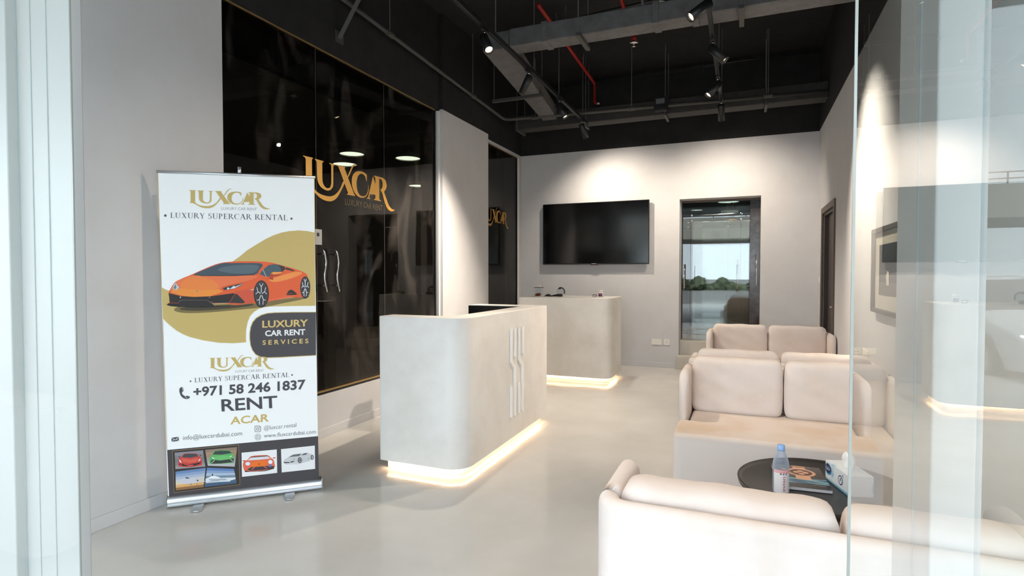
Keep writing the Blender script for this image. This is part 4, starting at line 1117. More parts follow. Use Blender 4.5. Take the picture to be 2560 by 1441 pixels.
spotlight(XLt, 6.52, (0.50, -0.06, -0.86), 'third spotlight on the left track, glowing lens tilted to the right', SPOT_W * 0.62)
spotlight(XLt, 7.54, (0.19, 0.54, -0.82), 'last spotlight on the left track, turned away to light the television wall', SPOT_W * 0.32, 126)
spotlight(XRt, 4.50, (-0.66, -0.42, -0.62), 'nearest spotlight on the right track at the top edge, aimed left at the banner', SPOT_W * 0.45, 60)
spotlight(XRt, 5.39, (0.66, -0.08, -0.74), 'second spotlight on the right track, tilted right towards the side wall', SPOT_W * 1.2, 72)
spotlight(XRt, 6.42, (-0.58, -0.36, -0.73), 'third spotlight on the right track, tilted left')
spotlight(XRt, 7.31, (0.03, 0.60, -0.80), 'last spotlight on the right track, turned away to light the rear doorway wall', SPOT_W * 0.32, 126)
spotlight(XRt, 2.75, (0.22, 0.50, -0.84), 'added unseen fill spotlight on the right track, aimed at the sofa behind the table', SPOT_W * 0.35, 62)  # added lamp out of view, brightens the cushions behind the table
spotlight(XRt, 1.98, (0.10, -0.06, -0.99), 'added unseen fill spotlight on the right track, straight above the sofa nearest the shopfront', SPOT_W * 0.33, 70)  # added lamp out of view, brightens the top of the near sofa

# ================================================================ ROLL-UP BANNER
B0 = Vector((-3.165, 2.296, 0.0)); BT = Vector((0.734, 0.679, 0.0)).normalized(); BNn = Vector((BT.y, -BT.x, 0.0))
HB = (0.001866558186, -2.904802979e-05, -0.7490463558, -0.0002724709265, -0.002166970676, 2.871157094, -0.0001946220904, -1.329861157e-05)
def bp3(u, z, d=0.0):
    return tuple(B0 + BT * u + Vector((0, 0, z)) + BNn * d)
def uz(X, Y):                       # artwork sheet coordinates -> position on the fabric
    q = HB[6] * X + HB[7] * Y + 1
    return ((HB[0] * X + HB[1] * Y + HB[2]) / q, (HB[3] * X + HB[4] * Y + HB[5]) / q)
def sheet(ox, oy, k):
    return lambda X, Y, d: bp3(*uz(ox + X / k, oy + Y / k), 0.004 + d)
P1 = sheet(380, 400, 3.1318); P2 = sheet(380, 840, 3.1318); P4 = sheet(410, 640, 6.7368); P5 = sheet(420, 1100, 6.7368); PL = sheet(465, 465, 11.636)
ban = thing('rollup_banner', 'white and gold roll-up banner with an orange sports car, standing before the left wall', 'banner', tuple(B0 + BT * 0.43), 0)
def bbox3(b, u0, u1, d0, d1, z0, z1, mi=0):
    v = [b.verts.new(bp3(u, z, d)) for z in (z0, z1) for u, d in ((u0, d0), (u1, d0), (u1, d1), (u0, d1))]
    for f in ((3, 2, 1, 0), (4, 5, 6, 7), (0, 1, 5, 4), (1, 2, 6, 5), (2, 3, 7, 6), (3, 0, 4, 7)):
        b.faces.new([v[i] for i in f]).material_index = mi
# cassette with a moulded front
prof = [(-0.050, 0.012), (0.020, 0.012), (0.023, 0.020), (0.016, 0.024), (0.016, 0.030), (0.022, 0.036), (0.020, 0.052), (0.012, 0.066), (0.004, 0.072), (-0.050, 0.072)]
b = BM()
ra = [b.verts.new(bp3(-0.004, z, d)) for d, z in prof]; rb = [b.verts.new(bp3(0.866, z, d)) for d, z in prof]
b.faces.new(ra); b.faces.new(rb[::-1])
for i in range(len(prof)):
    j = (i + 1) % len(prof)
    b.faces.new((ra[i], rb[i], rb[j], ra[j]))
obj('base_cassette', b, silver, ban, bevel=0.002)
for u0, u1 in ((-0.010, -0.004), (0.866, 0.872)):
    b = BM(); bbox3(b, u0, u1, -0.053, 0.025, 0.010, 0.080); obj('end_cap', b, silver, ban, bevel=0.003)
b = BM(); bbox3(b, 0.0, 0.862, -0.012, 0.003, 0.072, 0.079); obj('slot_brush', b, black_plastic, ban)
for u in (0.165, 0.675):
    b = BM(); bbox3(b, u - 0.028, u + 0.028, -0.03, 0.10, 0.004, 0.011); v_ = [bp3(u + 0.028 * math.cos(a), 0.004, 0.10 + 0.028 * math.sin(a)) for a in [PI * k / 10 for k in range(11)]]
    lo_ = [b.verts.new(p) for p in v_]; hi_ = [b.verts.new((p[0], p[1], 0.011)) for p in v_]
    b.faces.new(lo_); b.faces.new(hi_[::-1])
    for k in range(10):
        b.faces.new((lo_[k], lo_[k + 1], hi_[k + 1], hi_[k]))
    obj('foot', b, silver, ban)
b = BM(); tube(b, [bp3(0.43, 0.06, -0.02), bp3(0.405, 2.035, -0.012)], 0.008, 10); obj('pole', b, silver, ban, smooth=True)
b = BM(); lathe(b, [(0, 0), (0.010, 0), (0.010, 0.05), (0, 0.052)], 12, bp3(0.404, 2.005, -0.012)); obj('pole_hook', b, silver, ban, smooth=True)
q = [(-0.0275, 1.9942), (0.8371, 2.0124), (0.8465, 0.0745), (-0.0005, 0.0745)]
b = BM(); tube(b, [bp3(q[0][0] - 0.006, q[0][1] + 0.003, 0.0), bp3(q[1][0] + 0.006, q[1][1] + 0.003, 0.0)], 0.0095, 12); obj('top_rail', b, silver, ban, smooth=True)
b = BM()
f_ = [b.verts.new(bp3(u, z, 0.004)) for u, z in q]; k_ = [b.verts.new(bp3(u, z, 0.0028)) for u, z in q]
b.faces.new(f_); b.faces.new(k_[::-1])
for i in range(4):
    b.faces.new((f_[i], f_[(i + 1) % 4], k_[(i + 1) % 4], k_[i]))
fabric = obj('graphic_panel', b, mat('banner_white', rgb(250, 250, 251), 0.5, spec=0.3), ban)
GOLD, DARK, TXT = flat(204, 178, 110), flat(74, 70, 74), flat(76, 76, 80)
LAY = 0.00035
def art(name, parts, fn, label=None):
    """parts = [(points, colour, layer)] laid flat on the fabric"""
    b = BM(); mats = []
    for pts, m, ly in parts:
        if m not in mats: mats.append(m)
        poly(b, [fn(X, Y, LAY * ly) for X, Y in pts], mats.index(m))
    o = obj(name, b, mats, fabric, fix=False)
    o['kind'] = 'stuff'
    if label: o['label'] = label
    return o
def smooth_closed(pts, n=4):
    out = []
    N = len(pts)
    for i in range(N):
        p0, p1, p2, p3 = (Vector(pts[(i + k - 1) % N]) for k in range(4))
        for j in range(n):
            t = j / n
            out.append(tuple(0.5 * ((2 * p1) + (-p0 + p2) * t + (2 * p0 - 5 * p1 + 4 * p2 - p3) * t * t + (-p0 + 3 * p1 - 3 * p2 + p3) * t ** 3)))
    return out
def ellp(cx, cy, rx, ry, n=28, a0=0, a1=360):
    return [(cx + rx * math.cos(math.radians(a0 + (a1 - a0) * k / n)), cy + ry * math.sin(math.radians(a0 + (a1 - a0) * k / n))) for k in range(n if a1 - a0 >= 360 else n + 1)]
def line(x0, y0, x1, y1, wd):
    L = math.hypot(x1 - x0, y1 - y0) or 1
    nx, ny = -(y1 - y0) / L * wd / 2, (x1 - x0) / L * wd / 2
    return [(x0 + nx, y0 + ny), (x1 + nx, y1 + ny), (x1 - nx, y1 - ny), (x0 - nx, y0 - ny)]
# gold blob and dark badge
blob = [(75,995),(100,1012),(130,1024),(300,985),(480,885),(640,790),(690,755),(740,712),(790,680),(840,650),(890,620),(950,592),(1010,571),(1070,559),(1150,553),(1215,558),(1275,570),(1280,1143),(1140,1144),(1000,1147),(930,1149),(880,1154),(835,1168),(800,1190),(770,1222),(750,1270),(738,1330),(736,1390),(738,1428),(640,1436),(520,1432),(400,1413),(300,1388),(240,1364),(190,1335),(140,1295),(105,1262),(85,1240)]
art('gold_shape', [(blob, GOLD, 1)], P1)
bd = [(1283,1195),(1100,1196),(960,1199),(905,1204),(860,1217),(820,1240),(792,1272),(776,1310),(769,1355),(769,1400),(775,1450),(790,1490),(815,1522),(850,1540),(900,1546),(1000,1543),(1284,1528)]
bo = [(1284,1190),(1100,1191),(960,1194),(900,1199),(852,1213),(812,1237),(785,1270),(770,1310),(763,1355),(763,1402),(770,1453),(786,1494),(811,1527),(848,1546),(900,1552),(1000,1549),(1284,1533)]
art('dark_badge', [(bo, GOLD, 1), (bd, DARK, 2)], P1)
# edge piping down both sides
art('edge_stripe', [([(45,100),(49,100),(78,995),(74,995)], GOLD, 1), ([(85,1240),(89,1240),(92,1410),(88,1410)], GOLD, 1), ([(1268,140),(1273,140),(1277,570),(1273,570)], GOLD, 1)], P1)
art('edge_stripe', [([(88,-5),(92,-5),(122,893),(118,893)], GOLD, 1)], P2)
# lettering
def lettering(txt, fn, lb, rb, lt, m, bold=0.0, ly=3, desc=False, rt=None):
    b = BM()
    hx, hy = lt[0] - lb[0], lt[1] - lb[1]
    gx, gy = (rt[0] - rb[0], rt[1] - rb[1]) if rt else (hx, hy)
    text_on(b, txt, lambda a, c: fn(lb[0] + (rb[0] - lb[0]) * a + (hx + (gx - hx) * a) * c, lb[1] + (rb[1] - lb[1]) * a + (hy + (gy - hy) * a) * c, LAY * ly), bold, desc=desc)
    o = obj('lettering', b, m, fabric, fix=False); o['kind'] = 'stuff'
    return o
# serif capitals for the two straplines
def serif(ch):
    w_, h_, s_ = 0.125, 0.05, 0.085
    def st(x, y0=0, y1=1, top=True, bot=True, w=w_):
        r = [[(x, y0), (x + w, y0), (x + w, y1), (x, y1)]]
        if bot: r.append([(x - s_, y0), (x + w + s_, y0), (x + w + s_, y0 + 0.03), (x - s_, y0 + 0.03)])
        if top: r.append([(x - s_, y1 - 0.03), (x + w + s_, y1 - 0.03), (x + w + s_, y1), (x - s_, y1)])
        return r
    def ring(cx, cy, rx, ry, a0, a1, tk=lambda a: 0.1, n=16):
        r = []
        for k in range(n):
            q = []
            for a in (a0 + (a1 - a0) * k / n, a0 + (a1 - a0) * (k + 1) / n):
                ca, sa = math.cos(math.radians(a)), math.sin(math.radians(a)); t = tk(a)
                q.append(((cx + rx * ca, cy + ry * sa), (cx + (rx - t) * ca, cy + (ry - t * 0.6) * sa)))
            r.append([q[0][0], q[1][0], q[1][1], q[0][1]])
        return r
    thick = lambda a: 0.05 + 0.085 * abs(math.cos(math.radians(a))) ** 1.5
    diag = lambda x0, y0, x1, y1, w: [[(x0 - w / 2, y0), (x0 + w / 2, y0), (x1 + w / 2, y1), (x1 - w / 2, y1)]]
    sf = lambda x, y, w=0.13: [[(x - w, y), (x + w, y), (x + w, y + 0.03), (x - w, y + 0.03)]]
    if ch == 'L': return 0.70, st(0.13) + [[(0.2, 0), (0.66, 0), (0.66, 0.045), (0.2, 0.045)], [(0.62, 0), (0.66, 0), (0.68, 0.22), (0.65, 0.22)]]
    if ch == 'U': return 0.92, st(0.15, 0.32, 1, True, False) + st(0.70, 0.32, 1, True, False, 0.055) + ring(0.4525, 0.33, 0.303, 0.345, 180, 360, lambda a: 0.055 + 0.07 * max(0, -math.cos(math.radians(a))))
    if ch == 'X': return 0.92, diag(0.22, 1, 0.70, 0, 0.15) + diag(0.70, 1, 0.20, 0, 0.055) + sf(0.2, 0) + sf(0.71, 0) + sf(0.22, 0.97) + sf(0.70, 0.97)
    if ch == 'R': return 0.86, st(0.13) + ring(0.32, 0.755, 0.30, 0.245, -90, 90, thick) + [[(0.25, 0.51), (0.36, 0.51), (0.36, 0.55), (0.25, 0.55)], [(0.25, 0.96), (0.36, 0.96), (0.36, 1), (0.25, 1)]] + diag(0.40, 0.53, 0.76, 0, 0.14) + sf(0.80, 0, 0.07)
    if ch == 'P': return 0.72, st(0.13) + ring(0.30, 0.735, 0.31, 0.265, -90, 90, thick) + [[(0.25, 0.47), (0.34, 0.47), (0.34, 0.51), (0.25, 0.51)], [(0.25, 0.96), (0.34, 0.96), (0.34, 1), (0.25, 1)]]
    if ch == 'Y': return 0.86, diag(0.18, 1, 0.44, 0.45, 0.14) + diag(0.70, 1, 0.46, 0.45, 0.055) + st(0.385, 0, 0.5, False, True) + sf(0.18, 0.97) + sf(0.70, 0.97)
    if ch == 'S': return 0.62, ring(0.31, 0.745, 0.23, 0.265, 40, 262, lambda a: 0.05 + 0.05 * abs(math.cos(math.radians(a)))) + ring(0.31, 0.250, 0.245, 0.262, -140, 88, lambda a: 0.05 + 0.06 * abs(math.cos(math.radians(a)))) + [[(0.18, 0.575), (0.42, 0.44), (0.46, 0.50), (0.22, 0.63)], [(0.46, 0.76), (0.50, 0.76), (0.50, 1.0), (0.47, 1.0)], [(0.08, 0.0), (0.11, 0.0), (0.12, 0.26), (0.08, 0.26)]]
    if ch == 'E': return 0.72, st(0.13) + [[(0.2, 0), (0.64, 0), (0.64, 0.045), (0.2, 0.045)], [(0.2, 0.955), (0.60, 0.955), (0.60, 1), (0.2, 1)], [(0.2, 0.50), (0.48, 0.50), (0.48, 0.54), (0.2, 0.54)], [(0.62, 0), (0.65, 0), (0.67, 0.20), (0.64, 0.20)], [(0.57, 0.82), (0.60, 0.82), (0.60, 1), (0.57, 1)], [(0.46, 0.43), (0.48, 0.43), (0.48, 0.61), (0.46, 0.61)]]
    if ch == 'C': return 0.88, ring(0.48, 0.5, 0.42, 0.515, 48, 312, lambda a: 0.05 + 0.09 * max(0, -math.cos(math.radians(a)))) + [[(0.74, 0.72), (0.78, 0.72), (0.77, 1.0), (0.74, 0.96)]]
    if ch == 'A': return 0.90, diag(0.44, 1, 0.74, 0, 0.15) + diag(0.42, 1, 0.13, 0, 0.055) + [[(0.24, 0.33), (0.62, 0.33), (0.62, 0.37), (0.24, 0.37)]] + sf(0.13, 0) + sf(0.75, 0)
    if ch == 'N': return 0.98, st(0.16, 0, 1, True, True, 0.055) + st(0.76, 0, 1, True, False, 0.055) + diag(0.16, 1, 0.76, 0, 0.15)
    if ch == 'T': return 0.78, st(0.325, 0, 1, False, True) + [[(0.04, 0.955), (0.74, 0.955), (0.74, 1), (0.04, 1)], [(0.03, 0.78), (0.06, 0.78), (0.08, 1), (0.04, 1)], [(0.72, 0.78), (0.75, 0.78), (0.74, 1), (0.70, 1)]]
    return 0.42, []
def serif_line(txt, fn, lb, rb, lt, rt, m, ly=3):
    b = BM(); x = 0.0; geo = []
    for ch in txt:
        wd, ps = serif(ch)
        geo += [[(x + px, py) for px, py in p] for p in ps]
        x += wd
    for p in geo:
        pts = []
        for X, c in p:
            a = X / x
            bx_, by_ = lb[0] + (rb[0] - lb[0]) * a, lb[1] + (rb[1] - lb[1]) * a
            tx_, ty_ = lt[0] + (rt[0] - lt[0]) * a, lt[1] + (rt[1] - lt[1]) * a
            pts.append(fn(bx_ + (tx_ - bx_) * c, by_ + (ty_ - by_) * c, LAY * ly))
        poly(b, pts)
    o = obj('lettering', b, m, fabric, fix=False); o['kind'] = 'stuff'
def logo_art(mapf):
    for k, ch in enumerate(LOGO):
        b = BM(); poly(b, [mapf(*p, LAY * (3 + 0.4 * k)) for p in LOGO[ch]])
        obj('logo_letter', b, GOLD, fabric, fix=False)['kind'] = 'stuff'
logo_art(lambda X, Y, d: PL(X, Y, d))
lx = lambda X: 450 + (X - 85) * (957 - 450) / 2355
logo_art(lambda X, Y, d: P2(lx(X), 153 + 24 + ((Y - 128) - (X - 85) * 0.026) * 0.2115 - (X - 85) * 0.0075 - 3, d))
lettering('LUXURY CAR RENT', P1, (544,391), (822,398), (544,369), flat(120, 122, 126), -0.012)
lettering('LUXURY CAR RENT', P2, (652,287), (875,279), (652,269), flat(120, 122, 126), -0.012)
serif_line('LUXURY SUPERCAR RENTAL', P1, (143,455), (1064,474), (143,413), (1064,432), TXT)
serif_line('LUXURY SUPERCAR RENTAL', P2, (333,365), (1075,322), (333,329), (1075,286), TXT)
art('bullet', [(ellp(106,437,10,10,16), TXT, 3), (ellp(1092,461,8.5,8.5,16), TXT, 3)], P1)
art('bullet', [(ellp(303,355,6.5,6.5,14), TXT, 3), (ellp(1097,306,6.5,6.5,14), TXT, 3)], P2)
lettering('LUXURY', P1, (864,1313), (1222,1302), (864,1261), flat(222, 192, 120), 0.022)
lettering('CAR RENT', P1, (886,1380), (1200,1368), (886,1338), flat(240, 240, 242), 0.028)
lettering('S E R V I C E S', P2, (866,70), (1225,56), (866,36), flat(222, 192, 120), 0.022)
lettering('+971 58 246 1837', P2, (325,474), (1202,414), (325,404), TXT, 0.028)
lettering('RENT', P2, (546,590), (984,560), (542,499), TXT, 0.018)
lettering('ACAR', P2, (614,693), (916,668), (616,636), flat(206, 176, 104), 0.018)
lettering('@luxcar.rental', P2, (877,737), (1130,712), (877,705), flat(116, 118, 124), -0.005)
lettering('www.fluxcardubai.com', P2, (877,797), (1282,764), (877,766), flat(96, 98, 104), -0.005)
lettering('info@luxcardubai.com', P2, (245,815), (706,778), (245,781), flat(96, 98, 104), -0.005)
# icons
ph = [(228,402),(242,400),(250,430),(236,440),(238,455),(250,466),(262,474),(272,468),(298,474),(296,486),(282,494),(262,494),(240,484),(224,464),(215,436),(216,412)]
art('phone_icon', [(ph, TXT, 3), (line(238,402,244,428,3), flat(240,241,243), 4), (line(276,490,262,474,3), flat(240,241,243), 4)], P2)
env = [(153,797),(211,790),(212,822),(155,829)]
art('envelope_icon', [(env, TXT, 3), (line(154,799,184,814,4), flat(240,241,243), 4), (line(210,793,184,814,4), flat(240,241,243), 4), (line(157,827,176,811,3), flat(240,241,243), 4), (line(210,820,192,809,3), flat(240,241,243), 4)], P2)
def rrect(cx, cy, hw, hh, r):
    return [(cx + sx * (hw - r) + r * math.cos(math.radians(a)), cy + sy * (hh - r) + r * math.sin(math.radians(a))) for sx, sy, a0 in ((1, 1, 0), (-1, 1, 90), (-1, -1, 180), (1, -1, 270)) for a in (a0, a0 + 30, a0 + 60, a0 + 90)]
Wt = flat(240, 241, 243)
art('camera_icon', [(rrect(828,728,24,24,9), TXT, 3), (rrect(828,728,20.5,20.5,7), Wt, 4), (ellp(828,729,12,12,18), TXT, 5), (ellp(828,729,8.5,8.5,18), Wt, 6), (ellp(842,715,3,3,10), TXT, 5)], P2)
gl = [(ellp(829,792,25,25,28), flat(150,152,158), 3), (ellp(829,792,22.5,22.5,28), Wt, 4)]
for k in (-12, 0, 12):
    gl += [(line(829 - math.sqrt(520 - k * k), 792 + k, 829 + math.sqrt(520 - k * k), 792 + k, 2.2), flat(150,152,158), 5), (line(829 + k, 792 - math.sqrt(520 - k * k), 829 + k, 792 + math.sqrt(520 - k * k), 2.2), flat(150,152,158), 5)]
art('globe_icon', gl, P2)
# the orange car
OR, ORD, ORL, ORM, BK, GL = flat(232,98,52), flat(186,66,40), flat(242,146,62), flat(238,120,76), flat(44,38,38), flat(74,92,102)
carb = smooth_closed([(80,625),(105,570),(150,490),(200,435),(310,380),(480,310),(600,255),(800,170),(960,120),(1150,98),(1400,92),(1650,97),(1830,118),(1980,160),(2150,205),(2300,255),(2390,300),(2420,360),(2440,480),(2440,600),(2380,690),(2300,705),(2140,700),(1960,730),(1760,770),(1700,840),(1500,800),(1350,815),(1200,828),(1000,800),(700,820),(400,840),(200,835),(100,790),(90,700)], 3)
shadow = smooth_closed([(170,905),(300,850),(800,820),(1500,790),(2300,690),(2440,690),(2300,740),(2000,800),(1700,860),(1300,905),(800,950),(450,965),(250,950)], 3)
car = [(shadow, flat(128,110,66), 2), (smooth_closed([(260,900),(500,850),(1200,830),(1500,810),(1420,850),(900,905),(500,925)], 3), flat(74,64,48), 3), (carb, OR, 4)]
car += [(smooth_closed([(290,390),(480,330),(900,345),(1540,330),(1480,400),(1180,470),(980,520),(930,560),(640,575),(420,565),(280,545),(120,590),(170,470)], 3), ORM, 5),
        ([(300,545),(420,562),(640,575),(930,560),(1000,600),(780,680),(480,692),(280,665),(120,615),(150,560)], ORL, 6),
        (smooth_closed([(300,540),(330,420),(480,350),(700,370),(860,430),(920,540),(640,572)], 3), flat(240,134,66), 6),
        ([(80,628),(300,680),(520,692),(780,682),(1180,628),(1360,770),(1340,800),(1130,795),(840,800),(780,760),(860,845),(210,845),(100,790),(92,700)], BK, 7),
        ([(45,825),(85,795),(230,792),(210,845),(800,848),(880,845),(1100,835),(1120,845),(700,872),(260,862),(100,845)], flat(34,30,30), 8),
        ([(1100,780),(1190,640),(1230,640),(1370,780),(1330,802),(1150,795)], flat(58,52,54), 8),
        (line(1105,790,1195,645,10), ORD, 9), (line(95,795,260,795,7), ORD, 9), (line(820,798,1110,792,6), flat(150,140,140), 9), (line(255,770,310,745,5), flat(140,130,130), 9), (line(310,745,735,748,5), flat(120,112,112), 9), (line(735,748,870,845,5), flat(140,130,130), 9),
        ([(1190,600),(1420,560),(1520,560),(1500,790),(1340,815),(1370,780),(1230,640)], flat(214,88,62), 7),
        (smooth_closed([(500,318),(700,225),(960,130),(1150,122),(1400,122),(1660,135),(1600,250),(1540,312),(1200,328),(800,332),(640,330)], 3), flat(70,84,94), 6),
        (smooth_closed([(900,240),(1100,170),(1450,150),(1600,180),(1500,290),(1200,300)], 3), flat(92,106,116), 7),
        ([(500,318),(640,330),(1200,328),(1540,312),(1530,322),(1200,340),(640,340)], flat(40,46,52), 7),
        ([(1610,310),(1670,230),(1760,160),(1850,140),(1930,150),(1985,270),(1860,280),(1780,350),(1710,350)], GL, 6), (line(1668,230,1722,352,8), flat(206,206,204), 7), ([(1925,150),(2030,180),(2050,220),(1985,275),(1960,210)], flat(60,54,54), 7),
        ([(2060,195),(2190,240),(2190,262),(2050,230)], flat(70,46,42), 7),
        ([(1790,300),(1840,272),(1980,272),(1975,310),(1900,345),(1840,345),(1840,408),(1760,385),(1790,350)], ORD, 8), ([(1800,298),(1840,272),(1980,272),(1975,300),(1860,315)], flat(248,160,78), 9),
        ([(990,545),(1080,515),(1190,492),(1350,458),(1300,500),(1200,548),(1060,578),(1010,572)], flat(60,62,66), 8), ([(1060,570),(1070,532),(1100,540),(1110,560),(1180,502),(1200,520),(1350,462),(1190,548)], flat(226,230,234), 9),
        ([(150,545),(170,480),(200,455),(240,510),(260,530),(210,578),(165,565)], flat(200,208,216), 8), ([(160,540),(200,470),(215,530),(195,570)], flat(120,126,134), 9),
        (smooth_closed([(2070,640),(2100,590),(2150,572),(2220,620),(2230,655),(2080,662)], 3), flat(56,40,38), 8), (line(2085,635,2165,632,5), flat(190,110,84), 9),
        ([(1440,575),(1520,552),(1500,580)], flat(222,196,180), 9), (ellp(558,592,22,17,14), flat(210,170,120), 9), (ellp(562,592,9,8,10), BK, 10),
        (ellp(280,698,12,18,10), flat(170,160,156), 9), (ellp(770,700,18,14,10), flat(110,102,100), 9),
        (smooth_closed([(1770,400),(1950,340),(2200,270),(2330,290),(2200,360),(2000,420),(1850,440)], 3), flat(246,148,74), 6),
        ([(1770,745),(2080,672),(2240,655),(2140,700),(1960,730),(1765,768)], flat(240,106,72), 7)]
def wheel(cx, cy, rx, ry):
    w_ = [(ellp(cx, cy, rx * 1.04, ry * 1.03), flat(30,28,29), 9), (ellp(cx - rx * 0.0, cy, rx * 0.90, ry * 0.95), flat(72,72,76), 10), (ellp(cx + rx * 0.02, cy, rx * 0.74, ry * 0.86), flat(58,56,58), 11)]
    L_ = flat(214,214,218)
    k = lambda a, r: (cx + rx * r * math.cos(math.radians(a)), cy + ry * r * 1.1 * math.sin(math.radians(a)))
    for a in (-90, -18, 54, 126, 198):
        p, q_ = k(a, 0.10), k(a, 0.48)
        w_.append((line(*p, *q_, 13), L_, 12))
        for da in (-19, 19):
            w_.append((line(*q_, *k(a + da, 0.76), 11), L_, 12))
    n_ = 20
    return w_
car += wheel(1640, 642, 122, 222) + wheel(2378, 535, 80, 182)
art('car_picture', car, P4, 'printed orange sports car')
# dark strip with the six small pictures
art('dark_band', [([(120,893),(1300,785),(1308,1140),(136,1282)], DARK, 1)], P2)
gf = [(75,188),(1190,83),(1212,752),(106,886)]
art('gold_frame', [(line(*gf[i], *gf[(i + 1) % 4], 5), flat(170,146,90), 2) for i in range(4)] + [([(85,195),(1182,92),(1203,745),(112,878)], flat(58,52,50), 2)], P5)
def lerp(a, b_, t): return (a[0] + (b_[0] - a[0]) * t, a[1] + (b_[1] - a[1]) * t)
def bands(qd, cols, ly):
    o = []
    n = len(cols)
    for i, c_ in enumerate(cols):
        t0, t1 = i / n, (i + 1) / n
        o.append(([lerp(qd[0], qd[3], t0), lerp(qd[1], qd[2], t0), lerp(qd[1], qd[2], t1), lerp(qd[0], qd[3], t1)], c_, ly))
    return o
rq = [(115,215),(592,175),(630,448),(128,492)]
pic = bands(rq, [flat(146,142,150), flat(134,130,136), flat(126,122,128), flat(134,132,138), flat(156,154,160)], 3)
pic += [(smooth_closed([(175,420),(180,330),(230,285),(270,235),(380,225),(490,232),(520,270),(565,310),(575,400),(560,430),(380,455),(200,450)], 3), flat(206,74,66), 4), ([(240,292),(275,240),(380,230),(485,236),(512,275),(380,298)], flat(70,76,82), 5),
        ([(220,405),(260,400),(300,425),(520,380),(550,385),(540,405),(430,440),(250,440)], flat(66,44,46), 5), ([(330,425),(430,415),(432,432),(335,440)], flat(226,90,90), 6), ([(190,330),(215,345),(235,385),(200,370)], flat(240,236,236), 6), ([(510,350),(545,310),(550,330),(525,355)], flat(240,236,236), 6),
        ([(180,290),(210,270),(215,285),(190,305)], flat(130,40,44), 5), ([(540,255),(560,250),(560,270),(545,272)], flat(120,40,44), 5), ([(230,310),(380,330),(520,300),(480,370),(380,385),(260,370)], flat(222,98,84), 5), (ellp(205,410,14,16,12), flat(130,30,34), 6), (ellp(548,378,12,15,12), flat(130,30,34), 6)]
art('photo_red_car', pic, P5, 'small printed picture of a red sports car')
gq = [(628,168),(1165,120),(1125,450),(672,435)]
pic = bands(gq, [flat(150,128,112), flat(176,140,116), flat(168,136,116), flat(160,154,150), flat(172,172,174), flat(186,186,188)], 3)
pic += [(smooth_closed([(700,370),(705,300),(745,240),(790,185),(900,172),(1030,175),(1080,215),(1110,260),(1110,350),(1090,385),(900,400),(720,405)], 3), flat(98,176,104), 4), ([(755,245),(795,190),(900,178),(1030,182),(1080,222),(900,248)], flat(64,74,72), 5),
        ([(720,350),(760,330),(880,345),(1050,320),(1110,310),(1105,370),(900,395),(730,400)], flat(60,66,62), 5), (line(735,390,790,335,9), flat(196,226,196), 6), (line(1050,325,1095,360,9), flat(196,226,196), 6), ([(735,290),(790,300),(760,315)], flat(232,240,232), 6), ([(1030,285),(1080,260),(1070,280)], flat(240,244,240), 6), ([(740,300),(900,260),(1090,270),(1050,325),(880,345),(760,330)], flat(112,190,116), 5), ([(1080,210),(1115,205),(1110,220)], flat(60,80,60), 5)]
art('photo_green_car', pic, P5, 'small printed picture of a green sports car')
jq = [(130,535),(636,470),(600,795),(135,852)]
pic = bands(jq, [flat(112,140,186), flat(146,166,200), flat(178,188,208), flat(208,206,206), flat(226,206,180), flat(222,176,120), flat(150,110,74)], 3)
pic += [(smooth_closed([(190,690),(230,660),(290,635),(340,630),(420,665),(480,690),(620,690),(620,702),(480,720),(380,735),(280,740),(210,720)], 3), flat(208,206,216), 4), ([(285,640),(310,628),(345,632),(370,648),(320,650)], flat(56,58,74), 5), ([(480,640),(492,630),(497,700),(486,700)], flat(190,188,198), 4), ([(440,672),(580,655),(580,664),(450,682)], flat(196,196,206), 5), (ellp(503,682,14,13,12), flat(60,60,74), 6), ([(485,735),(488,750),(497,750),(495,735)], flat(60,54,60), 5), ([(380,735),(384,760),(394,758),(392,735)], flat(60,54,60), 5), (ellp(275,768,24,16,14), flat(248,170,84), 5), ([(262,780),(290,780),(292,805),(265,805)], flat(180,110,50), 4)]
art('photo_jet', pic, P5, 'small printed picture of a white jet at dusk')
yq = [(662,468),(1112,487),(1160,730),(615,792)]
pic = bands(yq, [flat(98,130,184), flat(138,162,200), flat(178,192,212), flat(120,142,164), flat(96,118,142), flat(84,106,132), flat(74,96,122)], 3)
pic += [([(632,655),(760,600),(880,640),(1140,630),(1135,660),(1060,680),(1040,700),(900,705),(700,720),(640,725)], flat(226,230,236), 4), (smooth_closed([(700,640),(740,605),(800,608),(880,632),(800,640)], 3), flat(240,242,246), 5), ([(745,570),(755,565),(765,605),(735,605)], flat(40,44,56), 5), ([(690,660),(980,655),(985,664),(700,668)], flat(84,96,116), 6), ([(640,700),(740,678),(1000,664),(1020,672),(960,690),(700,715)], flat(206,212,222), 6), ([(720,684),(870,680),(870,686),(722,692)], flat(96,106,124), 7)]
art('photo_yacht', pic, P5, 'small printed picture of a white yacht')
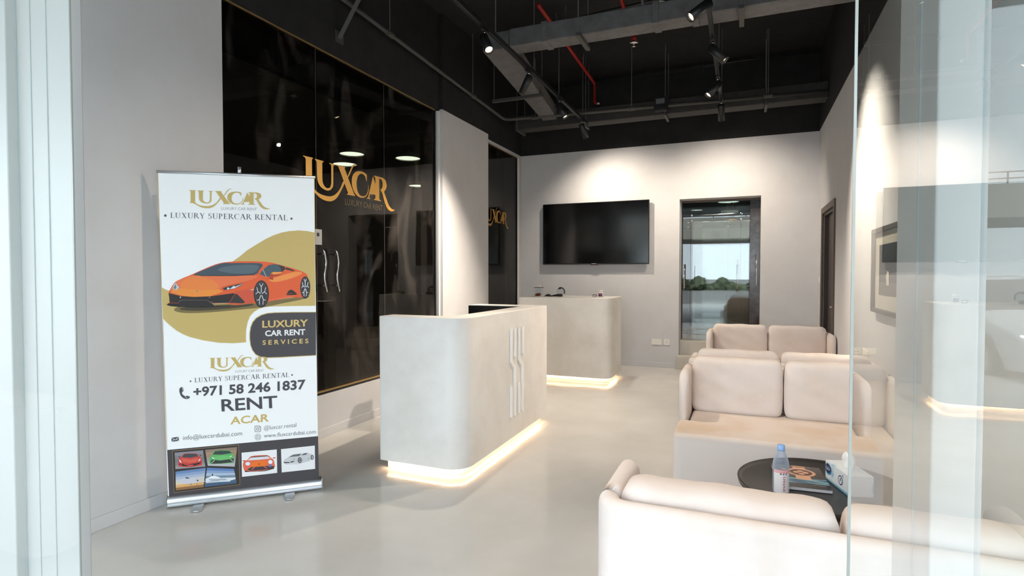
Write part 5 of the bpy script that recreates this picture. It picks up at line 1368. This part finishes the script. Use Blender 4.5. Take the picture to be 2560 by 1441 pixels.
pic = [([(1240,216),(1832,160),(1840,555),(1248,622)], flat(240,240,242), 3), (smooth_closed([(1262,430),(1280,360),(1340,335),(1390,280),(1500,260),(1680,258),(1730,300),(1775,330),(1795,400),(1790,470),(1640,510),(1400,530),(1300,530)], 3), flat(232,112,82), 4), ([(1345,345),(1395,295),(1500,285),(1680,275),(1725,315),(1500,335)], flat(226,222,226), 5), (line(1392,292,1680,268,12), flat(60,50,52), 6),
        ([(1330,500),(1400,460),(1640,440),(1790,440),(1780,480),(1600,505),(1400,520)], flat(70,62,72), 5), ([(1440,370),(1650,350),(1680,380),(1640,440),(1430,450),(1400,430)], flat(242,120,40), 6), (ellp(1535,405,13,9,12), flat(100,50,30), 7), (ellp(1345,400,40,30,18), flat(226,234,248), 7), (ellp(1725,370,36,34,18), flat(238,240,250), 7), (ellp(1720,430,30,24,16), flat(110,124,168), 6), ([(1255,345),(1300,338),(1308,355),(1262,360)], flat(214,92,80), 5), ([(1768,296),(1812,290),(1810,308),(1770,312)], flat(214,92,80), 5), ([(1290,515),(1400,530),(1640,512),(1790,470),(1785,485),(1640,525),(1300,540)], flat(54,44,44), 5), (line(1410,500,1460,460,10), flat(240,130,100), 6), (line(1615,448,1670,475,10), flat(240,130,100), 6)]
art('photo_orange_car', pic, P5, 'small printed picture of an orange sports car with headlights on')
pic = [([(1904,156),(2472,95),(2478,487),(1916,548)], flat(238,238,240), 3), (smooth_closed([(1945,375),(1965,330),(2030,290),(2110,245),(2240,228),(2340,215),(2400,235),(2450,262),(2452,320),(2400,335),(2260,370),(2180,385),(2060,390),(1960,392)], 3), flat(206,206,210), 4), ([(2030,290),(2110,247),(2245,230),(2210,272),(2120,280)], flat(110,110,116), 5), ([(2240,262),(2290,228),(2350,220),(2330,245)], flat(84,84,90), 5), ([(1945,372),(2040,372),(2060,388),(1960,392)], flat(54,52,54), 5), ([(2060,365),(2120,352),(2130,362),(2070,385)], flat(54,52,54), 5), ([(2100,325),(2150,312),(2120,335)], flat(150,150,156), 5), (ellp(2222,340,36,48,22), flat(58,56,58), 6), (ellp(2226,340,25,36,20), flat(176,176,180), 7), (ellp(2228,340,14,22,14), flat(96,94,98), 8), (ellp(2428,293,26,42,20), flat(58,56,58), 6), (ellp(2430,293,17,31,18), flat(170,170,174), 7), ([(1965,400),(2180,395),(2390,340),(2400,350),(2190,405),(1980,412)], flat(196,196,200), 3.5), (ellp(2366,314,10,6,10), flat(70,68,70), 6)]
art('photo_white_car', pic, P5, 'small printed picture of a white sports car')
